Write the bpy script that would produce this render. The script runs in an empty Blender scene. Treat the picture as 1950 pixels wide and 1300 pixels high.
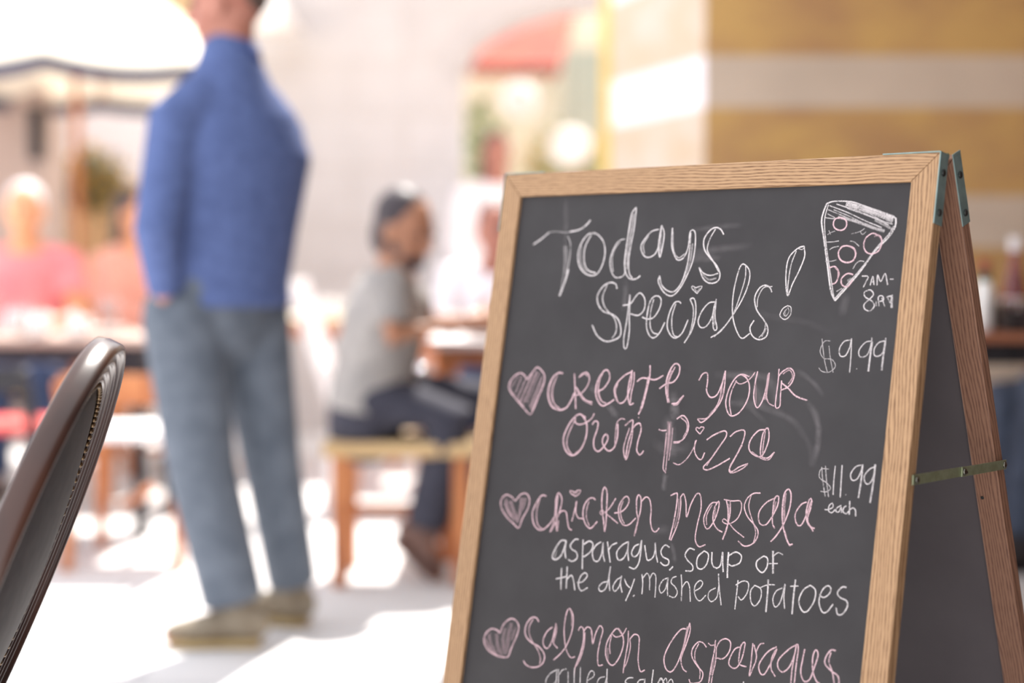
import bpy, bmesh, math, random
from mathutils import Vector, Matrix

# ------------------------------------------------------------------ camera, world, sun, exposure
scene = bpy.context.scene
COL = scene.collection
cam_data = bpy.data.cameras.new('camera')
cam = bpy.data.objects.new('camera', cam_data)
COL.objects.link(cam)
cam.location = (0, 0, 1.0)
cam.rotation_euler = (math.radians(90 - 2.9324), 0, 0)
cam_data.sensor_width = 36
cam_data.lens = 36 * 2928.3 / 1950
cam_data.clip_start = 0.05
cam_data.dof.use_dof = True
cam_data.dof.focus_distance = 1.86
cam_data.dof.aperture_fstop = 1.45
scene.camera = cam

world = bpy.data.worlds.new('sky')
scene.world = world
world.use_nodes = True
bg = world.node_tree.nodes['Background']
bg.inputs['Color'].default_value = (0.93, 0.95, 1.0, 1)
bg.inputs['Strength'].default_value = 1.25

sun_data = bpy.data.lights.new('sun', 'SUN')
sun_data.energy = 8.0
sun_data.color = (1.0, 0.95, 0.88)
sun_data.angle = math.radians(0.6)
sun = bpy.data.objects.new('sun', sun_data)
COL.objects.link(sun)
EL = math.radians(56)
to_sun = Vector((0.2, 1.0, 0)).normalized() * math.cos(EL) + Vector((0, 0, math.sin(EL)))
sun.rotation_euler = to_sun.to_track_quat('Z', 'Y').to_euler()
sun.location = to_sun * 20

scene.view_settings.view_transform = 'Standard'
scene.view_settings.look = 'None'
scene.view_settings.gamma = 1
scene.view_settings.use_curve_mapping = False
scene.view_settings.exposure = 0.72
try:
    scene.cycles.transparent_max_bounces = 24
except Exception:
    pass
random.seed(4)

# ------------------------------------------------------------------ materials
def lin(c):
    return tuple(((v / 255 + 0.055) / 1.055) ** 2.4 if v / 255 > 0.04045 else v / 255 / 12.92 for v in c)

def base_mat(name):
    m = bpy.data.materials.new(name)
    m.use_nodes = True
    nt = m.node_tree
    return m, nt, nt.nodes['Principled BSDF']

def N(nt, kind, **inp):
    n = nt.nodes.new(kind)
    for k, v in inp.items():
        n.inputs[k].default_value = v
    return n

def ramp(nt, fac, stops):
    r = nt.nodes.new('ShaderNodeValToRGB')
    els = r.color_ramp.elements
    while len(els) < len(stops):
        els.new(0.5)
    for e, (p, c) in zip(els, stops):
        e.position = p
        e.color = tuple(c) + (1,)
    nt.links.new(fac, r.inputs['Fac'])
    return r.outputs['Color']

def soft(name, c1, c2=None, rough=0.7, scale=12.0, spec=0.3, metal=0.0, coat=0.0, stretch=(1, 1, 1), trans=0.0, bump=0.0, mul=1.0):
    """two close tones of one colour, mottled by noise (sRGB 0-255 colours)"""
    m, nt, b = base_mat(name)
    a = tuple(v * mul for v in lin(c1))
    d = tuple(v * mul for v in lin(c2)) if c2 else tuple(v * 0.82 for v in a)
    tc = nt.nodes.new('ShaderNodeTexCoord')
    mp = nt.nodes.new('ShaderNodeMapping')
    mp.inputs['Scale'].default_value = stretch
    nt.links.new(tc.outputs['Object'], mp.inputs['Vector'])
    nz = N(nt, 'ShaderNodeTexNoise', Scale=scale, Detail=4.0)
    nt.links.new(mp.outputs['Vector'], nz.inputs['Vector'])
    col = ramp(nt, nz.outputs['Fac'], [(0.35, d), (0.65, a)])
    nt.links.new(col, b.inputs['Base Color'])
    b.inputs['Roughness'].default_value = rough
    b.inputs['Specular IOR Level'].default_value = spec
    b.inputs['Metallic'].default_value = metal
    b.inputs['Coat Weight'].default_value = coat
    b.inputs['Coat Roughness'].default_value = 0.12
    if bump:
        bp = N(nt, 'ShaderNodeBump', Strength=bump, Distance=0.004)
        nt.links.new(nz.outputs['Fac'], bp.inputs['Height'])
        nt.links.new(bp.outputs['Normal'], b.inputs['Normal'])
    if trans:
        tr = nt.nodes.new('ShaderNodeBsdfTranslucent')
        nt.links.new(col, tr.inputs['Color'])
        mx = N(nt, 'ShaderNodeMixShader', Fac=trans)
        nt.links.new(b.outputs[0], mx.inputs[1])
        nt.links.new(tr.outputs[0], mx.inputs[2])
        nt.links.new(mx.outputs[0], nt.nodes['Material Output'].inputs['Surface'])
    return m

def oak(name, along, light, dark, period=0.0042, slant=0.03):
    """oak with dark grain lines running along one object axis"""
    m, nt, b = base_mat(name)
    tc = nt.nodes.new('ShaderNodeTexCoord')
    sx = nt.nodes.new('ShaderNodeSeparateXYZ')
    nt.links.new(tc.outputs['Object'], sx.inputs[0])
    L = sx.outputs[along]
    A = sx.outputs['X' if along == 'Z' else 'Z']
    D = sx.outputs['Y']
    def math_(op, a, v=None):
        n = nt.nodes.new('ShaderNodeMath'); n.operation = op
        for i, q in enumerate((a, v)):
            if q is None: continue
            if isinstance(q, (int, float)): n.inputs[i].default_value = q
            else: nt.links.new(q, n.inputs[i])
        return n.outputs[0]
    sl = math_('MULTIPLY', L, slant)
    acr = math_('ADD', math_('ADD', A, sl), math_('MULTIPLY', D, 0.6))
    # long wavy distortion
    cv = nt.nodes.new('ShaderNodeCombineXYZ')
    nt.links.new(math_('MULTIPLY', A, 45.0), cv.inputs[0])
    nt.links.new(math_('MULTIPLY', L, 7.0), cv.inputs[1])
    nt.links.new(math_('MULTIPLY', D, 45.0), cv.inputs[2])
    nz = N(nt, 'ShaderNodeTexNoise', Scale=1.0, Detail=2.0)
    nt.links.new(cv.outputs[0], nz.inputs['Vector'])
    ph = math_('ADD', math_('DIVIDE', acr, period), math_('MULTIPLY', nz.outputs['Fac'], 3.0))
    sn = math_('SINE', math_('MULTIPLY', ph, 6.2832))
    # fine pores, very stretched along the grain
    cv2 = nt.nodes.new('ShaderNodeCombineXYZ')
    nt.links.new(math_('MULTIPLY', acr, 900.0), cv2.inputs[0])
    nt.links.new(math_('MULTIPLY', L, 60.0), cv2.inputs[1])
    nt.links.new(math_('MULTIPLY', D, 900.0), cv2.inputs[2])
    nz2 = N(nt, 'ShaderNodeTexNoise', Scale=1.0, Detail=3.0)
    nt.links.new(cv2.outputs[0], nz2.inputs['Vector'])
    f = math_('ADD', math_('MULTIPLY', sn, 0.20), math_('ADD', math_('MULTIPLY', nz2.outputs['Fac'], 0.75), 0.11))
    mid = tuple((x * 2 + y) / 3 for x, y in zip(light, dark))
    col = ramp(nt, f, [(0.22, dark), (0.42, mid), (0.62, light), (0.85, tuple(min(1, v * 1.12) for v in light))])
    nt.links.new(col, b.inputs['Base Color'])
    b.inputs['Roughness'].default_value = 0.5
    b.inputs['Specular IOR Level'].default_value = 0.35
    bp = N(nt, 'ShaderNodeBump', Strength=0.12, Distance=0.0006)
    nt.links.new(f, bp.inputs['Height'])
    nt.links.new(bp.outputs['Normal'], b.inputs['Normal'])
    return m

def chalk_mat(name, col, grain=950.0, cover=1.0, softness=0.5):
    """dry chalk: grainy coverage that thins towards the edge of every stroke"""
    m, nt, b = base_mat(name)
    b.inputs['Base Color'].default_value = tuple(col) + (1,)
    b.inputs['Roughness'].default_value = 0.95
    b.inputs['Specular IOR Level'].default_value = 0.0
    uv = nt.nodes.new('ShaderNodeUVMap'); uv.uv_map = 'UVMap'
    sx = nt.nodes.new('ShaderNodeSeparateXYZ')
    nt.links.new(uv.outputs[0], sx.inputs[0])
    at = nt.nodes.new('ShaderNodeAttribute'); at.attribute_name = 'strength'
    tc = nt.nodes.new('ShaderNodeTexCoord')
    nz = N(nt, 'ShaderNodeTexNoise', Scale=grain, Detail=2.0)
    nt.links.new(tc.outputs['Object'], nz.inputs['Vector'])
    nl = N(nt, 'ShaderNodeTexNoise', Scale=120.0, Detail=2.0)
    nt.links.new(tc.outputs['Object'], nl.inputs['Vector'])
    def math_(op, a, v=None, clamp=False):
        n = nt.nodes.new('ShaderNodeMath'); n.operation = op; n.use_clamp = clamp
        for i, q in enumerate((a, v)):
            if q is None: continue
            if isinstance(q, (int, float)): n.inputs[i].default_value = q
            else: nt.links.new(q, n.inputs[i])
        return n.outputs[0]
    d = math_('ABSOLUTE', math_('SUBTRACT', math_('MULTIPLY', sx.outputs['Y'], 2.0), 1.0))
    edge = math_('DIVIDE', math_('SUBTRACT', 1.0, d), softness, True)
    g = math_('ADD', math_('MULTIPLY', math_('SUBTRACT', nz.outputs['Fac'], 0.5), 2.4), math_('MULTIPLY', math_('SUBTRACT', nl.outputs['Fac'], 0.5), 1.2))
    s = math_('MULTIPLY', math_('MULTIPLY', at.outputs['Fac'], edge), cover)
    al = math_('MULTIPLY', s, math_('ADD', g, 0.85, True), True)
    tr = nt.nodes.new('ShaderNodeBsdfTransparent')
    mx = nt.nodes.new('ShaderNodeMixShader')
    nt.links.new(al, mx.inputs['Fac'])
    nt.links.new(tr.outputs[0], mx.inputs[1])
    nt.links.new(b.outputs[0], mx.inputs[2])
    nt.links.new(mx.outputs[0], nt.nodes['Material Output'].inputs['Surface'])
    return m

def slate(name, c, dust):
    m, nt, b = base_mat(name)
    tc = nt.nodes.new('ShaderNodeTexCoord')
    nz = N(nt, 'ShaderNodeTexNoise', Scale=7.0, Detail=5.0, Roughness=0.6)
    nt.links.new(tc.outputs['Object'], nz.inputs['Vector'])
    col = ramp(nt, nz.outputs['Fac'], [(0.35, c), (0.75, dust)])
    nt.links.new(col, b.inputs['Base Color'])
    b.inputs['Roughness'].default_value = 0.62
    b.inputs['Specular IOR Level'].default_value = 0.25
    return m

def stone_bands(name, gold, gold2, pale, joint_scale):
    """courses of golden and pale stone in horizontal bands, mottled"""
    m, nt, b = base_mat(name)
    tc = nt.nodes.new('ShaderNodeTexCoord')
    sx = nt.nodes.new('ShaderNodeSeparateXYZ')
    nt.links.new(tc.outputs['Object'], sx.inputs[0])
    def math_(op, a, v=None):
        n = nt.nodes.new('ShaderNodeMath'); n.operation = op
        for i, q in enumerate((a, v)):
            if q is None: continue
            if isinstance(q, (int, float)): n.inputs[i].default_value = q
            else: nt.links.new(q, n.inputs[i])
        return n.outputs[0]
    fr = math_('FRACT', math_('DIVIDE', math_('ADD', sx.outputs['Z'], 5.05 - 0.550), 0.505))
    is_pale = math_('LESS_THAN', fr, 0.37)
    nz = N(nt, 'ShaderNodeTexNoise', Scale=3.2, Detail=4.0, Roughness=0.55)
    mp = nt.nodes.new('ShaderNodeMapping'); mp.inputs['Scale'].default_value = (1, 1, 1.8)
    nt.links.new(tc.outputs['Object'], mp.inputs['Vector'])
    nt.links.new(mp.outputs['Vector'], nz.inputs['Vector'])
    c1 = ramp(nt, nz.outputs['Fac'], [(0.38, gold2), (0.62, gold)])
    c2 = ramp(nt, nz.outputs['Fac'], [(0.3, tuple(v * 0.88 for v in pale)), (0.7, pale)])
    mx = nt.nodes.new('ShaderNodeMix'); mx.data_type = 'RGBA'
    nt.links.new(is_pale, mx.inputs[0])
    nt.links.new(c1, mx.inputs[6]); nt.links.new(c2, mx.inputs[7])
    nt.links.new(mx.outputs[2], b.inputs['Base Color'])
    b.inputs['Roughness'].default_value = 0.8
    return m

def blocks(name, c1, c2, mortar, scale, axis_swap=True, w=0.6, h=0.3):
    """masonry or paving from the brick texture"""
    m, nt, b = base_mat(name)
    tc = nt.nodes.new('ShaderNodeTexCoord')
    mp = nt.nodes.new('ShaderNodeMapping')
    if axis_swap:
        mp.inputs['Rotation'].default_value = (math.radians(-90), 0, 0)
    nt.links.new(tc.outputs['Object'], mp.inputs['Vector'])
    br = nt.nodes.new('ShaderNodeTexBrick')
    br.inputs['Color1'].default_value = c1 + (1,)
    br.inputs['Color2'].default_value = c2 + (1,)
    br.inputs['Mortar'].default_value = mortar + (1,)
    br.inputs['Scale'].default_value = scale
    br.inputs['Mortar Size'].default_value = 0.012
    br.inputs['Brick Width'].default_value = w
    br.inputs['Row Height'].default_value = h
    nt.links.new(mp.outputs['Vector'], br.inputs['Vector'])
    nz = N(nt, 'ShaderNodeTexNoise', Scale=6.0, Detail=5.0)
    nt.links.new(tc.outputs['Object'], nz.inputs['Vector'])
    mx = nt.nodes.new('ShaderNodeMix'); mx.data_type = 'RGBA'; mx.blend_type = 'MULTIPLY'
    mx.inputs[0].default_value = 0.35
    nt.links.new(br.outputs['Color'], mx.inputs[6])
    nt.links.new(ramp(nt, nz.outputs['Fac'], [(0.3, (.75, .75, .75)), (0.7, (1, 1, 1))]), mx.inputs[7])
    nt.links.new(mx.outputs[2], b.inputs['Base Color'])
    b.inputs['Roughness'].default_value = 0.85
    return m

def glass(name, tint=(1, 1, 1)):
    """thin clear glass: mostly see-through with sharp reflections at the rim"""
    m, nt, b = base_mat(name)
    nt.nodes.remove(b)
    nz = N(nt, 'ShaderNodeTexNoise', Scale=40.0)
    tr = nt.nodes.new('ShaderNodeBsdfTransparent')
    nt.links.new(ramp(nt, nz.outputs['Fac'], [(0.4, tuple(v * .93 for v in tint)), (0.6, tuple(v * .97 for v in tint))]), tr.inputs['Color'])
    gs = N(nt, 'ShaderNodeBsdfGlossy', Roughness=0.12)
    lw = N(nt, 'ShaderNodeLayerWeight', Blend=0.18)
    mx = nt.nodes.new('ShaderNodeMixShader')
    nt.links.new(lw.outputs['Facing'], mx.inputs['Fac'])
    nt.links.new(tr.outputs[0], mx.inputs[1]); nt.links.new(gs.outputs[0], mx.inputs[2])
    nt.links.new(mx.outputs[0], nt.nodes['Material Output'].inputs['Surface'])
    return m

M = {}
OAK_L, OAK_D = (0.375, 0.228, 0.120), (0.140, 0.068, 0.030)
M['oak_z'] = oak('oak_upright_grain', 'Z', OAK_L, OAK_D)
M['oak_x'] = oak('oak_cross_grain', 'X', OAK_L, OAK_D, 0.0038, 0.02)
M['oak_rear'] = oak('oak_reddish_grain', 'Z', (0.26, 0.135, 0.085), (0.125, 0.057, 0.038))
M['oak_rear_x'] = oak('oak_reddish_cross_grain', 'X', (0.26, 0.135, 0.085), (0.125, 0.057, 0.038))
M['slate'] = slate('chalkboard_slate', (0.028, 0.0255, 0.027), (0.040, 0.0375, 0.039))
M['slate_rear'] = slate('dark_board_back', (0.085, 0.072, 0.076), (0.098, 0.084, 0.088))
M['chalk_white'] = chalk_mat('white_chalk', (0.56, 0.52, 0.52), cover=1.15)
M['chalk_pink'] = chalk_mat('pink_chalk', (0.56, 0.39, 0.42), cover=1.15)
M['chalk_dust'] = chalk_mat('smeared_chalk_dust', (0.36, 0.325, 0.335), grain=260.0, cover=0.34, softness=1.0)
M['zinc'] = soft('zinc_plated_steel', (190, 224, 222), (170, 202, 200), rough=0.42, scale=60, metal=0.7, mul=0.56)
M['brass'] = soft('dull_brass_plate', (205, 215, 178), (184, 194, 156), rough=0.4, scale=80, metal=0.7, mul=0.58)
M['screw'] = soft('screw_steel', (175, 172, 160), (120, 118, 110), rough=0.25, scale=200, metal=1.0, mul=0.7)
M['dark_screw'] = soft('dark_screw_steel', (70, 72, 70), (45, 45, 45), rough=0.4, scale=200, metal=0.8)
M['mahogany'] = soft('dark_polished_mahogany', (92, 58, 46), (62, 42, 38), rough=0.3, scale=14, spec=0.45, coat=0.2, stretch=(1, 1, 0.25), mul=0.5)
M['leather'] = soft('dark_leather', (74, 64, 64), (62, 54, 56), rough=0.6, scale=40, spec=0.15, bump=0.2, mul=0.42)
M['nail'] = soft('blackened_nailheads', (120, 100, 76), (86, 70, 54), rough=0.35, scale=90, metal=0.8)
M['paving'] = blocks('pale_paving', (0.66, 0.64, 0.64), (0.71, 0.69, 0.69), (0.54, 0.52, 0.53), 1.0, False, 0.6, 0.6)
M['cream_stone'] = blocks('cream_stone_blocks', (0.53, 0.50, 0.50), (0.555, 0.53, 0.535), (0.51, 0.475, 0.465), 1.0, True, 0.62, 0.31)
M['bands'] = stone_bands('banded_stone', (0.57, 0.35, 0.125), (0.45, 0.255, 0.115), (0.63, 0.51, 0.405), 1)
M['bands_lit'] = stone_bands('banded_stone_lit_tone', (0.60, 0.50, 0.42), (0.56, 0.43, 0.31), (0.86, 0.80, 0.84), 1)  # paler copy of the banded stone; stronger light on the canted face put in colour
M['tan_wall'] = soft('tan_plaster', (205, 178, 140), (190, 160, 118), rough=0.85, scale=2.5)
M['pale_wall'] = soft('pale_plaster', (232, 222, 200), (215, 205, 180), rough=0.85, scale=2)
M['taupe'] = soft('taupe_plaster', (186, 166, 156), (172, 150, 140), rough=0.85, scale=2)
M['grey_green'] = soft('grey_green_paint', (182, 186, 172), (165, 172, 160), rough=0.6, scale=3)
M['white'] = soft('white_paint', (240, 236, 236), (228, 222, 224), rough=0.6, scale=6)
M['china'] = soft('white_china', (240, 238, 236), (230, 228, 226), rough=0.12, scale=20, spec=0.6)
M['terracotta'] = soft('terracotta_canvas', (196, 112, 92), (172, 92, 82), rough=0.85, scale=3, trans=0.25)
M['canvas'] = soft('cream_canvas', (245, 236, 218), (238, 226, 205), rough=0.85, scale=5, trans=0.14)
M['navy'] = soft('slate_blue_canvas', (110, 112, 140), (98, 100, 128), rough=0.85, scale=5, mul=0.45)
M['wood'] = soft('orange_teak', (196, 128, 82), (165, 98, 62), rough=0.5, scale=25, stretch=(1, 1, 0.2))
M['pale_wood'] = soft('pale_beech', (210, 180, 135), (188, 156, 112), rough=0.5, scale=25, stretch=(0.2, 1, 1))
M['red_wood'] = soft('reddish_table_wood', (205, 138, 106), (170, 104, 78), rough=0.35, scale=20, stretch=(0.2, 1, 1), mul=0.6)
M['dark_metal'] = soft('dark_iron', (62, 60, 64), (48, 46, 50), rough=0.5, scale=20, metal=0.4, mul=0.7)
M['red_cushion'] = soft('red_cushion', (205, 92, 86), (188, 74, 72), rough=0.9, scale=30)
M['chrome'] = soft('polished_steel', (225, 225, 228), (205, 205, 210), rough=0.16, scale=30, metal=1.0)
M['glass'] = glass('clear_glass')
M['ketchup'] = soft('ketchup_red', (172, 54, 50), (140, 36, 38), rough=0.15, scale=10, spec=0.6, coat=0.5, mul=0.6)
M['green'] = soft('bottle_green', (60, 110, 85), (45, 90, 70), rough=0.4, scale=20, mul=0.6)
M['red_cap'] = soft('red_plastic', (190, 90, 75), (170, 75, 62), rough=0.4, scale=20, mul=0.6)
M['black'] = soft('black_plastic', (70, 62, 64), (56, 50, 52), rough=0.5, scale=20, mul=0.55)
M['leaf'] = soft('olive_leaves', (150, 160, 112), (112, 128, 90), rough=0.6, scale=9, trans=0.3)
M['gold_leaf'] = soft('golden_leaves', (212, 176, 92), (168, 132, 72), rough=0.6, scale=9, trans=0.3)
M['dark_leaf'] = soft('dark_green_leaves', (88, 104, 84), (70, 82, 66), rough=0.6, scale=9)
M['yellow_trim'] = soft('yellow_painted_pipe', (232, 205, 120), (222, 190, 105), rough=0.5, scale=5)
M['paper'] = soft('white_paper', (246, 242, 240), (238, 234, 232), rough=0.9, scale=9, trans=0.3)

# people
M['skin'] = soft('skin_ruddy', (214, 150, 130), (196, 128, 110), rough=0.5, scale=14, mul=0.62)
M['skin_warm'] = soft('skin_warm', (230, 172, 132), (214, 152, 112), rough=0.5, scale=14)
M['skin_tan'] = soft('skin_tanned', (214, 156, 124), (196, 136, 106), rough=0.5, scale=14, mul=0.62)
M['hair_grey'] = soft('hair_grey_brown', (130, 108, 98), (100, 82, 76), rough=0.6, scale=60, stretch=(1, 1, 0.2), mul=0.55)
M['hair_dark'] = soft('hair_dark', (74, 66, 70), (54, 48, 52), rough=0.5, scale=60, stretch=(1, 1, 0.2))
M['hair_white'] = soft('hair_silver', (226, 216, 218), (208, 198, 200), rough=0.6, scale=60, stretch=(1, 1, 0.2))
M['blue_fleece'] = soft('blue_fleece', (98, 116, 168), (84, 100, 148), rough=0.9, scale=40, bump=0.3, mul=0.78)
M['collar_blue'] = soft('deep_blue_collar', (80, 100, 170), (70, 88, 150), rough=0.9, scale=40, mul=0.62)
M['grey_denim'] = soft('grey_blue_trousers', (104, 112, 124), (88, 96, 108), rough=0.85, scale=18, bump=0.3, mul=0.92)
M['dark_denim'] = soft('dark_denim', (82, 82, 96), (68, 68, 82), rough=0.85, scale=20, mul=0.62)
M['blue_denim'] = soft('blue_denim', (84, 100, 140), (66, 80, 112), rough=0.85, scale=20, mul=0.62)
M['dull_denim'] = soft('dull_blue_denim', (96, 106, 128), (72, 80, 98), rough=0.85, scale=20, mul=0.6)
M['shade_wall_dark'] = soft('dark_shade_wall', (92, 66, 52), (70, 50, 40), rough=0.6, scale=8, stretch=(4, 4, 0.4), mul=0.8)  # dark tone for the added unseen wall, so it returns little light
M['shoe_tan'] = soft('tan_suede', (158, 146, 128), (138, 124, 106), rough=0.8, scale=20, mul=0.75)
M['sole'] = soft('gum_sole', (196, 172, 128), (180, 154, 108), rough=0.7, scale=20)
M['shoe_brown'] = soft('brown_leather_shoe', (122, 92, 82), (98, 74, 68), rough=0.5, scale=20)
M['grey_shirt'] = soft('grey_shirt', (160, 155, 152), (142, 138, 136), rough=0.9, scale=15)
M['red_top'] = soft('coral_red_top', (242, 150, 152), (230, 126, 132), rough=0.9, scale=9)
M['salmon_top'] = soft('salmon_top', (238, 176, 158), (226, 156, 138), rough=0.9, scale=9)
M['white_top'] = soft('white_shirt', (240, 234, 238), (226, 220, 226), rough=0.9, scale=9)
M['purple_top'] = soft('muted_purple_top', (120, 104, 122), (102, 88, 106), rough=0.9, scale=9)

# ------------------------------------------------------------------ mesh helpers
class MB:
    """collects vertices and faces; build() links them as one mesh object"""
    def __init__(self):
        self.v, self.f = [], []
    def add(self, vs, fs):
        o = len(self.v)
        self.v += [Vector(p) for p in vs]
        self.f += [tuple(i + o for i in q) for q in fs]
        return self
    def box(self, lo, hi):
        (a, b, c), (d, e, g) = lo, hi
        return self.add([(a, b, c), (d, b, c), (d, e, c), (a, e, c), (a, b, g), (d, b, g), (d, e, g), (a, e, g)],
                        [(0, 3, 2, 1), (4, 5, 6, 7), (0, 1, 5, 4), (1, 2, 6, 5), (2, 3, 7, 6), (3, 0, 4, 7)])
    def prism(self, poly, off):
        n = len(poly); off = Vector(off)
        vs = [Vector(p) for p in poly] + [Vector(p) + off for p in poly]
        fs = [tuple(reversed(range(n))), tuple(range(n, 2 * n))]
        fs += [(i, (i + 1) % n, n + (i + 1) % n, n + i) for i in range(n)]
        return self.add(vs, fs)
    def rings(self, rings, closed=False, cap=True):
        n = len(rings[0]); vs = [p for r in rings for p in r]; fs = []
        k = len(rings)
        for i in range(k if closed else k - 1):
            j = (i + 1) % k
            for q in range(n):
                w = (q + 1) % n
                fs.append((i * n + q, i * n + w, j * n + w, j * n + q))
        if cap and not closed:
            fs.append(tuple(reversed(range(n)))); fs.append(tuple((k - 1) * n + q for q in range(n)))
        return self.add(vs, fs)
    def etube(self, pts, rads, side=None, seg=16, rnd=(True, True)):
        """tube of elliptical section along a line of points; rads = (along side, across side)"""
        pts = [Vector(p) for p in pts]
        rads = [(r, r) if isinstance(r, (int, float)) else r for r in rads]
        tang = []
        for i in range(len(pts)):
            a = pts[max(i - 1, 0)]; b = pts[min(i + 1, len(pts) - 1)]
            tang.append((b - a).normalized())
        ref = Vector(side) if side is not None else None
        if ref is None:
            ref = Vector((0, 0, 1)).cross(tang[0])
            if ref.length < 0.2: ref = Vector((1, 0, 0))
        rings = []
        def ring(c, t, ra, rb):
            s = (ref - t * ref.dot(t)).normalized(); o = t.cross(s)
            return [c + s * (ra * math.cos(2 * math.pi * q / seg)) + o * (rb * math.sin(2 * math.pi * q / seg)) for q in range(seg)]
        if rnd[0]:
            for a in (80, 55, 28):
                k = math.cos(math.radians(a)); d = math.sin(math.radians(a))
                r = min(rads[0]); rings.append(ring(pts[0] - tang[0] * r * d, tang[0], rads[0][0] * k, rads[0][1] * k))
        for p, t, r in zip(pts, tang, rads):
            rings.append(ring(p, t, r[0], r[1]))
        if rnd[1]:
            for a in (28, 55, 80):
                k = math.cos(math.radians(a)); d = math.sin(math.radians(a))
                r = min(rads[-1]); rings.append(ring(pts[-1] + tang[-1] * r * d, tang[-1], rads[-1][0] * k, rads[-1][1] * k))
        return self.rings(rings)
    def bar(self, a, b, wa, wb, side=(1, 0, 0)):
        """square-section bar"""
        a, b = Vector(a), Vector(b); t = (b - a).normalized(); s = Vector(side); s = (s - t * s.dot(t)).normalized(); o = t.cross(s)
        r = []
        for p in (a, b):
            r.append([p + s * (wa / 2 * i) + o * (wb / 2 * j) for i, j in ((-1, -1), (1, -1), (1, 1), (-1, 1))])
        return self.rings(r)
    def ell(self, c, r, rot=None, seg=16, ringsn=10):
        c = Vector(c); R = rot if rot else Matrix.Identity(3); rr = []
        for i in range(1, ringsn):
            th = math.pi * i / ringsn
            rr.append([c + R @ Vector((r[0] * math.sin(th) * math.cos(2 * math.pi * q / seg), r[1] * math.sin(th) * math.sin(2 * math.pi * q / seg), -r[2] * math.cos(th))) for q in range(seg)])
        return self.rings(rr)
    def lathe(self, prof, c=(0, 0, 0), seg=28):
        c = Vector(c)
        return self.rings([[c + Vector((r * math.cos(2 * math.pi * q / seg), r * math.sin(2 * math.pi * q / seg), z)) for q in range(seg)] for r, z in prof])
    def build(self, name, mat, parent=None, smooth=False, bevel=0.0, remesh=0.0, loc=None, rot=None, soften=4):
        me = bpy.data.meshes.new(name)
        me.from_pydata([tuple(p) for p in self.v], [], self.f)
        bm = bmesh.new(); bm.from_mesh(me)
        bmesh.ops.recalc_face_normals(bm, faces=bm.faces)
        bm.to_mesh(me); bm.free()
        me.materials.append(mat)
        o = bpy.data.objects.new(name, me)
        COL.objects.link(o)
        if parent: o.parent = parent
        if loc is not None: o.location = loc
        if rot is not None: o.rotation_euler = rot
        if bevel:
            b = o.modifiers.new('bevel', 'BEVEL'); b.width = bevel; b.segments = 2; b.limit_method = 'ANGLE'
        if remesh:
            r = o.modifiers.new('remesh', 'REMESH'); r.mode = 'VOXEL'; r.voxel_size = remesh; r.use_smooth_shade = True
            s = o.modifiers.new('smooth', 'SMOOTH'); s.factor = 0.5; s.iterations = soften
        if smooth:
            for p in me.polygons: p.use_smooth = True
        return o

def empty(name, label, cat, loc=(0, 0, 0), rz=0.0, group=None):
    o = bpy.data.objects.new(name, None)
    COL.objects.link(o)
    o.empty_display_size = 0.1
    o.location = loc; o.rotation_euler = (0, 0, rz)
    o['label'] = label; o['category'] = cat
    if group: o['group'] = group
    return o

def tag(o, label, cat, group=None):
    o['label'] = label; o['category'] = cat
    if group: o['group'] = group
    return o

def struct(o):
    o['kind'] = 'structure'
    return o

def copy_tree(o, parent=None):
    c = o.copy(); COL.objects.link(c)
    if parent: c.parent = parent
    for ch in list(o.children):
        copy_tree(ch, c)
    return c

# ------------------------------------------------------------------ the setting
struct(MB().box((-9, -4, -0.1), (9, 16, 0)).build('floor', M['paving']))

def arch_z(x):
    d = (x - 0.75) / 1.04
    return 2.10 + 0.42 * math.sqrt(max(0, 1 - d * d))
b = MB()
b.box((-1.75, 9.0, 0), (-0.29, 9.4, 2.8))
b.box((1.79, 9.0, 0), (3.6, 9.4, 2.8))
nseg = 24
for i in range(nseg):
    xa = -0.29 + 2.08 * i / nseg; xb = -0.29 + 2.08 * (i + 1) / nseg
    b.prism([(xa, 9.0, arch_z(xa)), (xb, 9.0, arch_z(xb)), (xb, 9.0, 2.8), (xa, 9.0, 2.8)], (0, 0.4, 0))
b.box((-1.80, 8.96, 0), (-0.29, 9.0, 0.90))
struct(b.build('wall_back', M['cream_stone']))
struct(MB().box((-0.6, 11.4, 0), (3.6, 11.6, 3.4)).build('wall_passage', M['pale_wall']))
struct(MB().box((-6.5, 10.6, 0), (-1.75, 10.9, 3.4)).build('wall_left', M['tan_wall']))
# banded stone corner: canted face and front face
P1, P2 = Vector((0.698, 5.6, 0)), Vector((0.389, 6.51, 0))
struct(MB().prism([(0.698, 5.6, 0), (3.3, 5.6, 0), (3.3, 6.3, 0), (0.7203, 6.3, 0)], (0, 0, 6.5)).build('wall_right', M['bands']))
struct(MB().prism([(0.6975, 5.6, 0), (0.72, 6.302, 0), (0.60, 6.75, 0), (0.389, 6.51, 0)], (0, 0, 6.5)).build('wall_corner', M['bands_lit']))
struct(MB().box((3.0, -4, 0), (3.3, 5.6, 6.5)).build('shade_wall_side', M['bands']))  # unseen wall, added to dim the light from the right
struct(MB().box((1.15, -4, 0), (1.6, 3.0, 3.2)).build('shade_wall_near', M['shade_wall_dark']))  # unseen dark wall, added to keep light off the sign's right side
struct(MB().etube([(0.40, 6.47, 0.0), (0.40, 6.47, 6.4)], [0.028, 0.028], rnd=(False, False)).build('trim_1', M['yellow_trim'], smooth=True))
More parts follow.
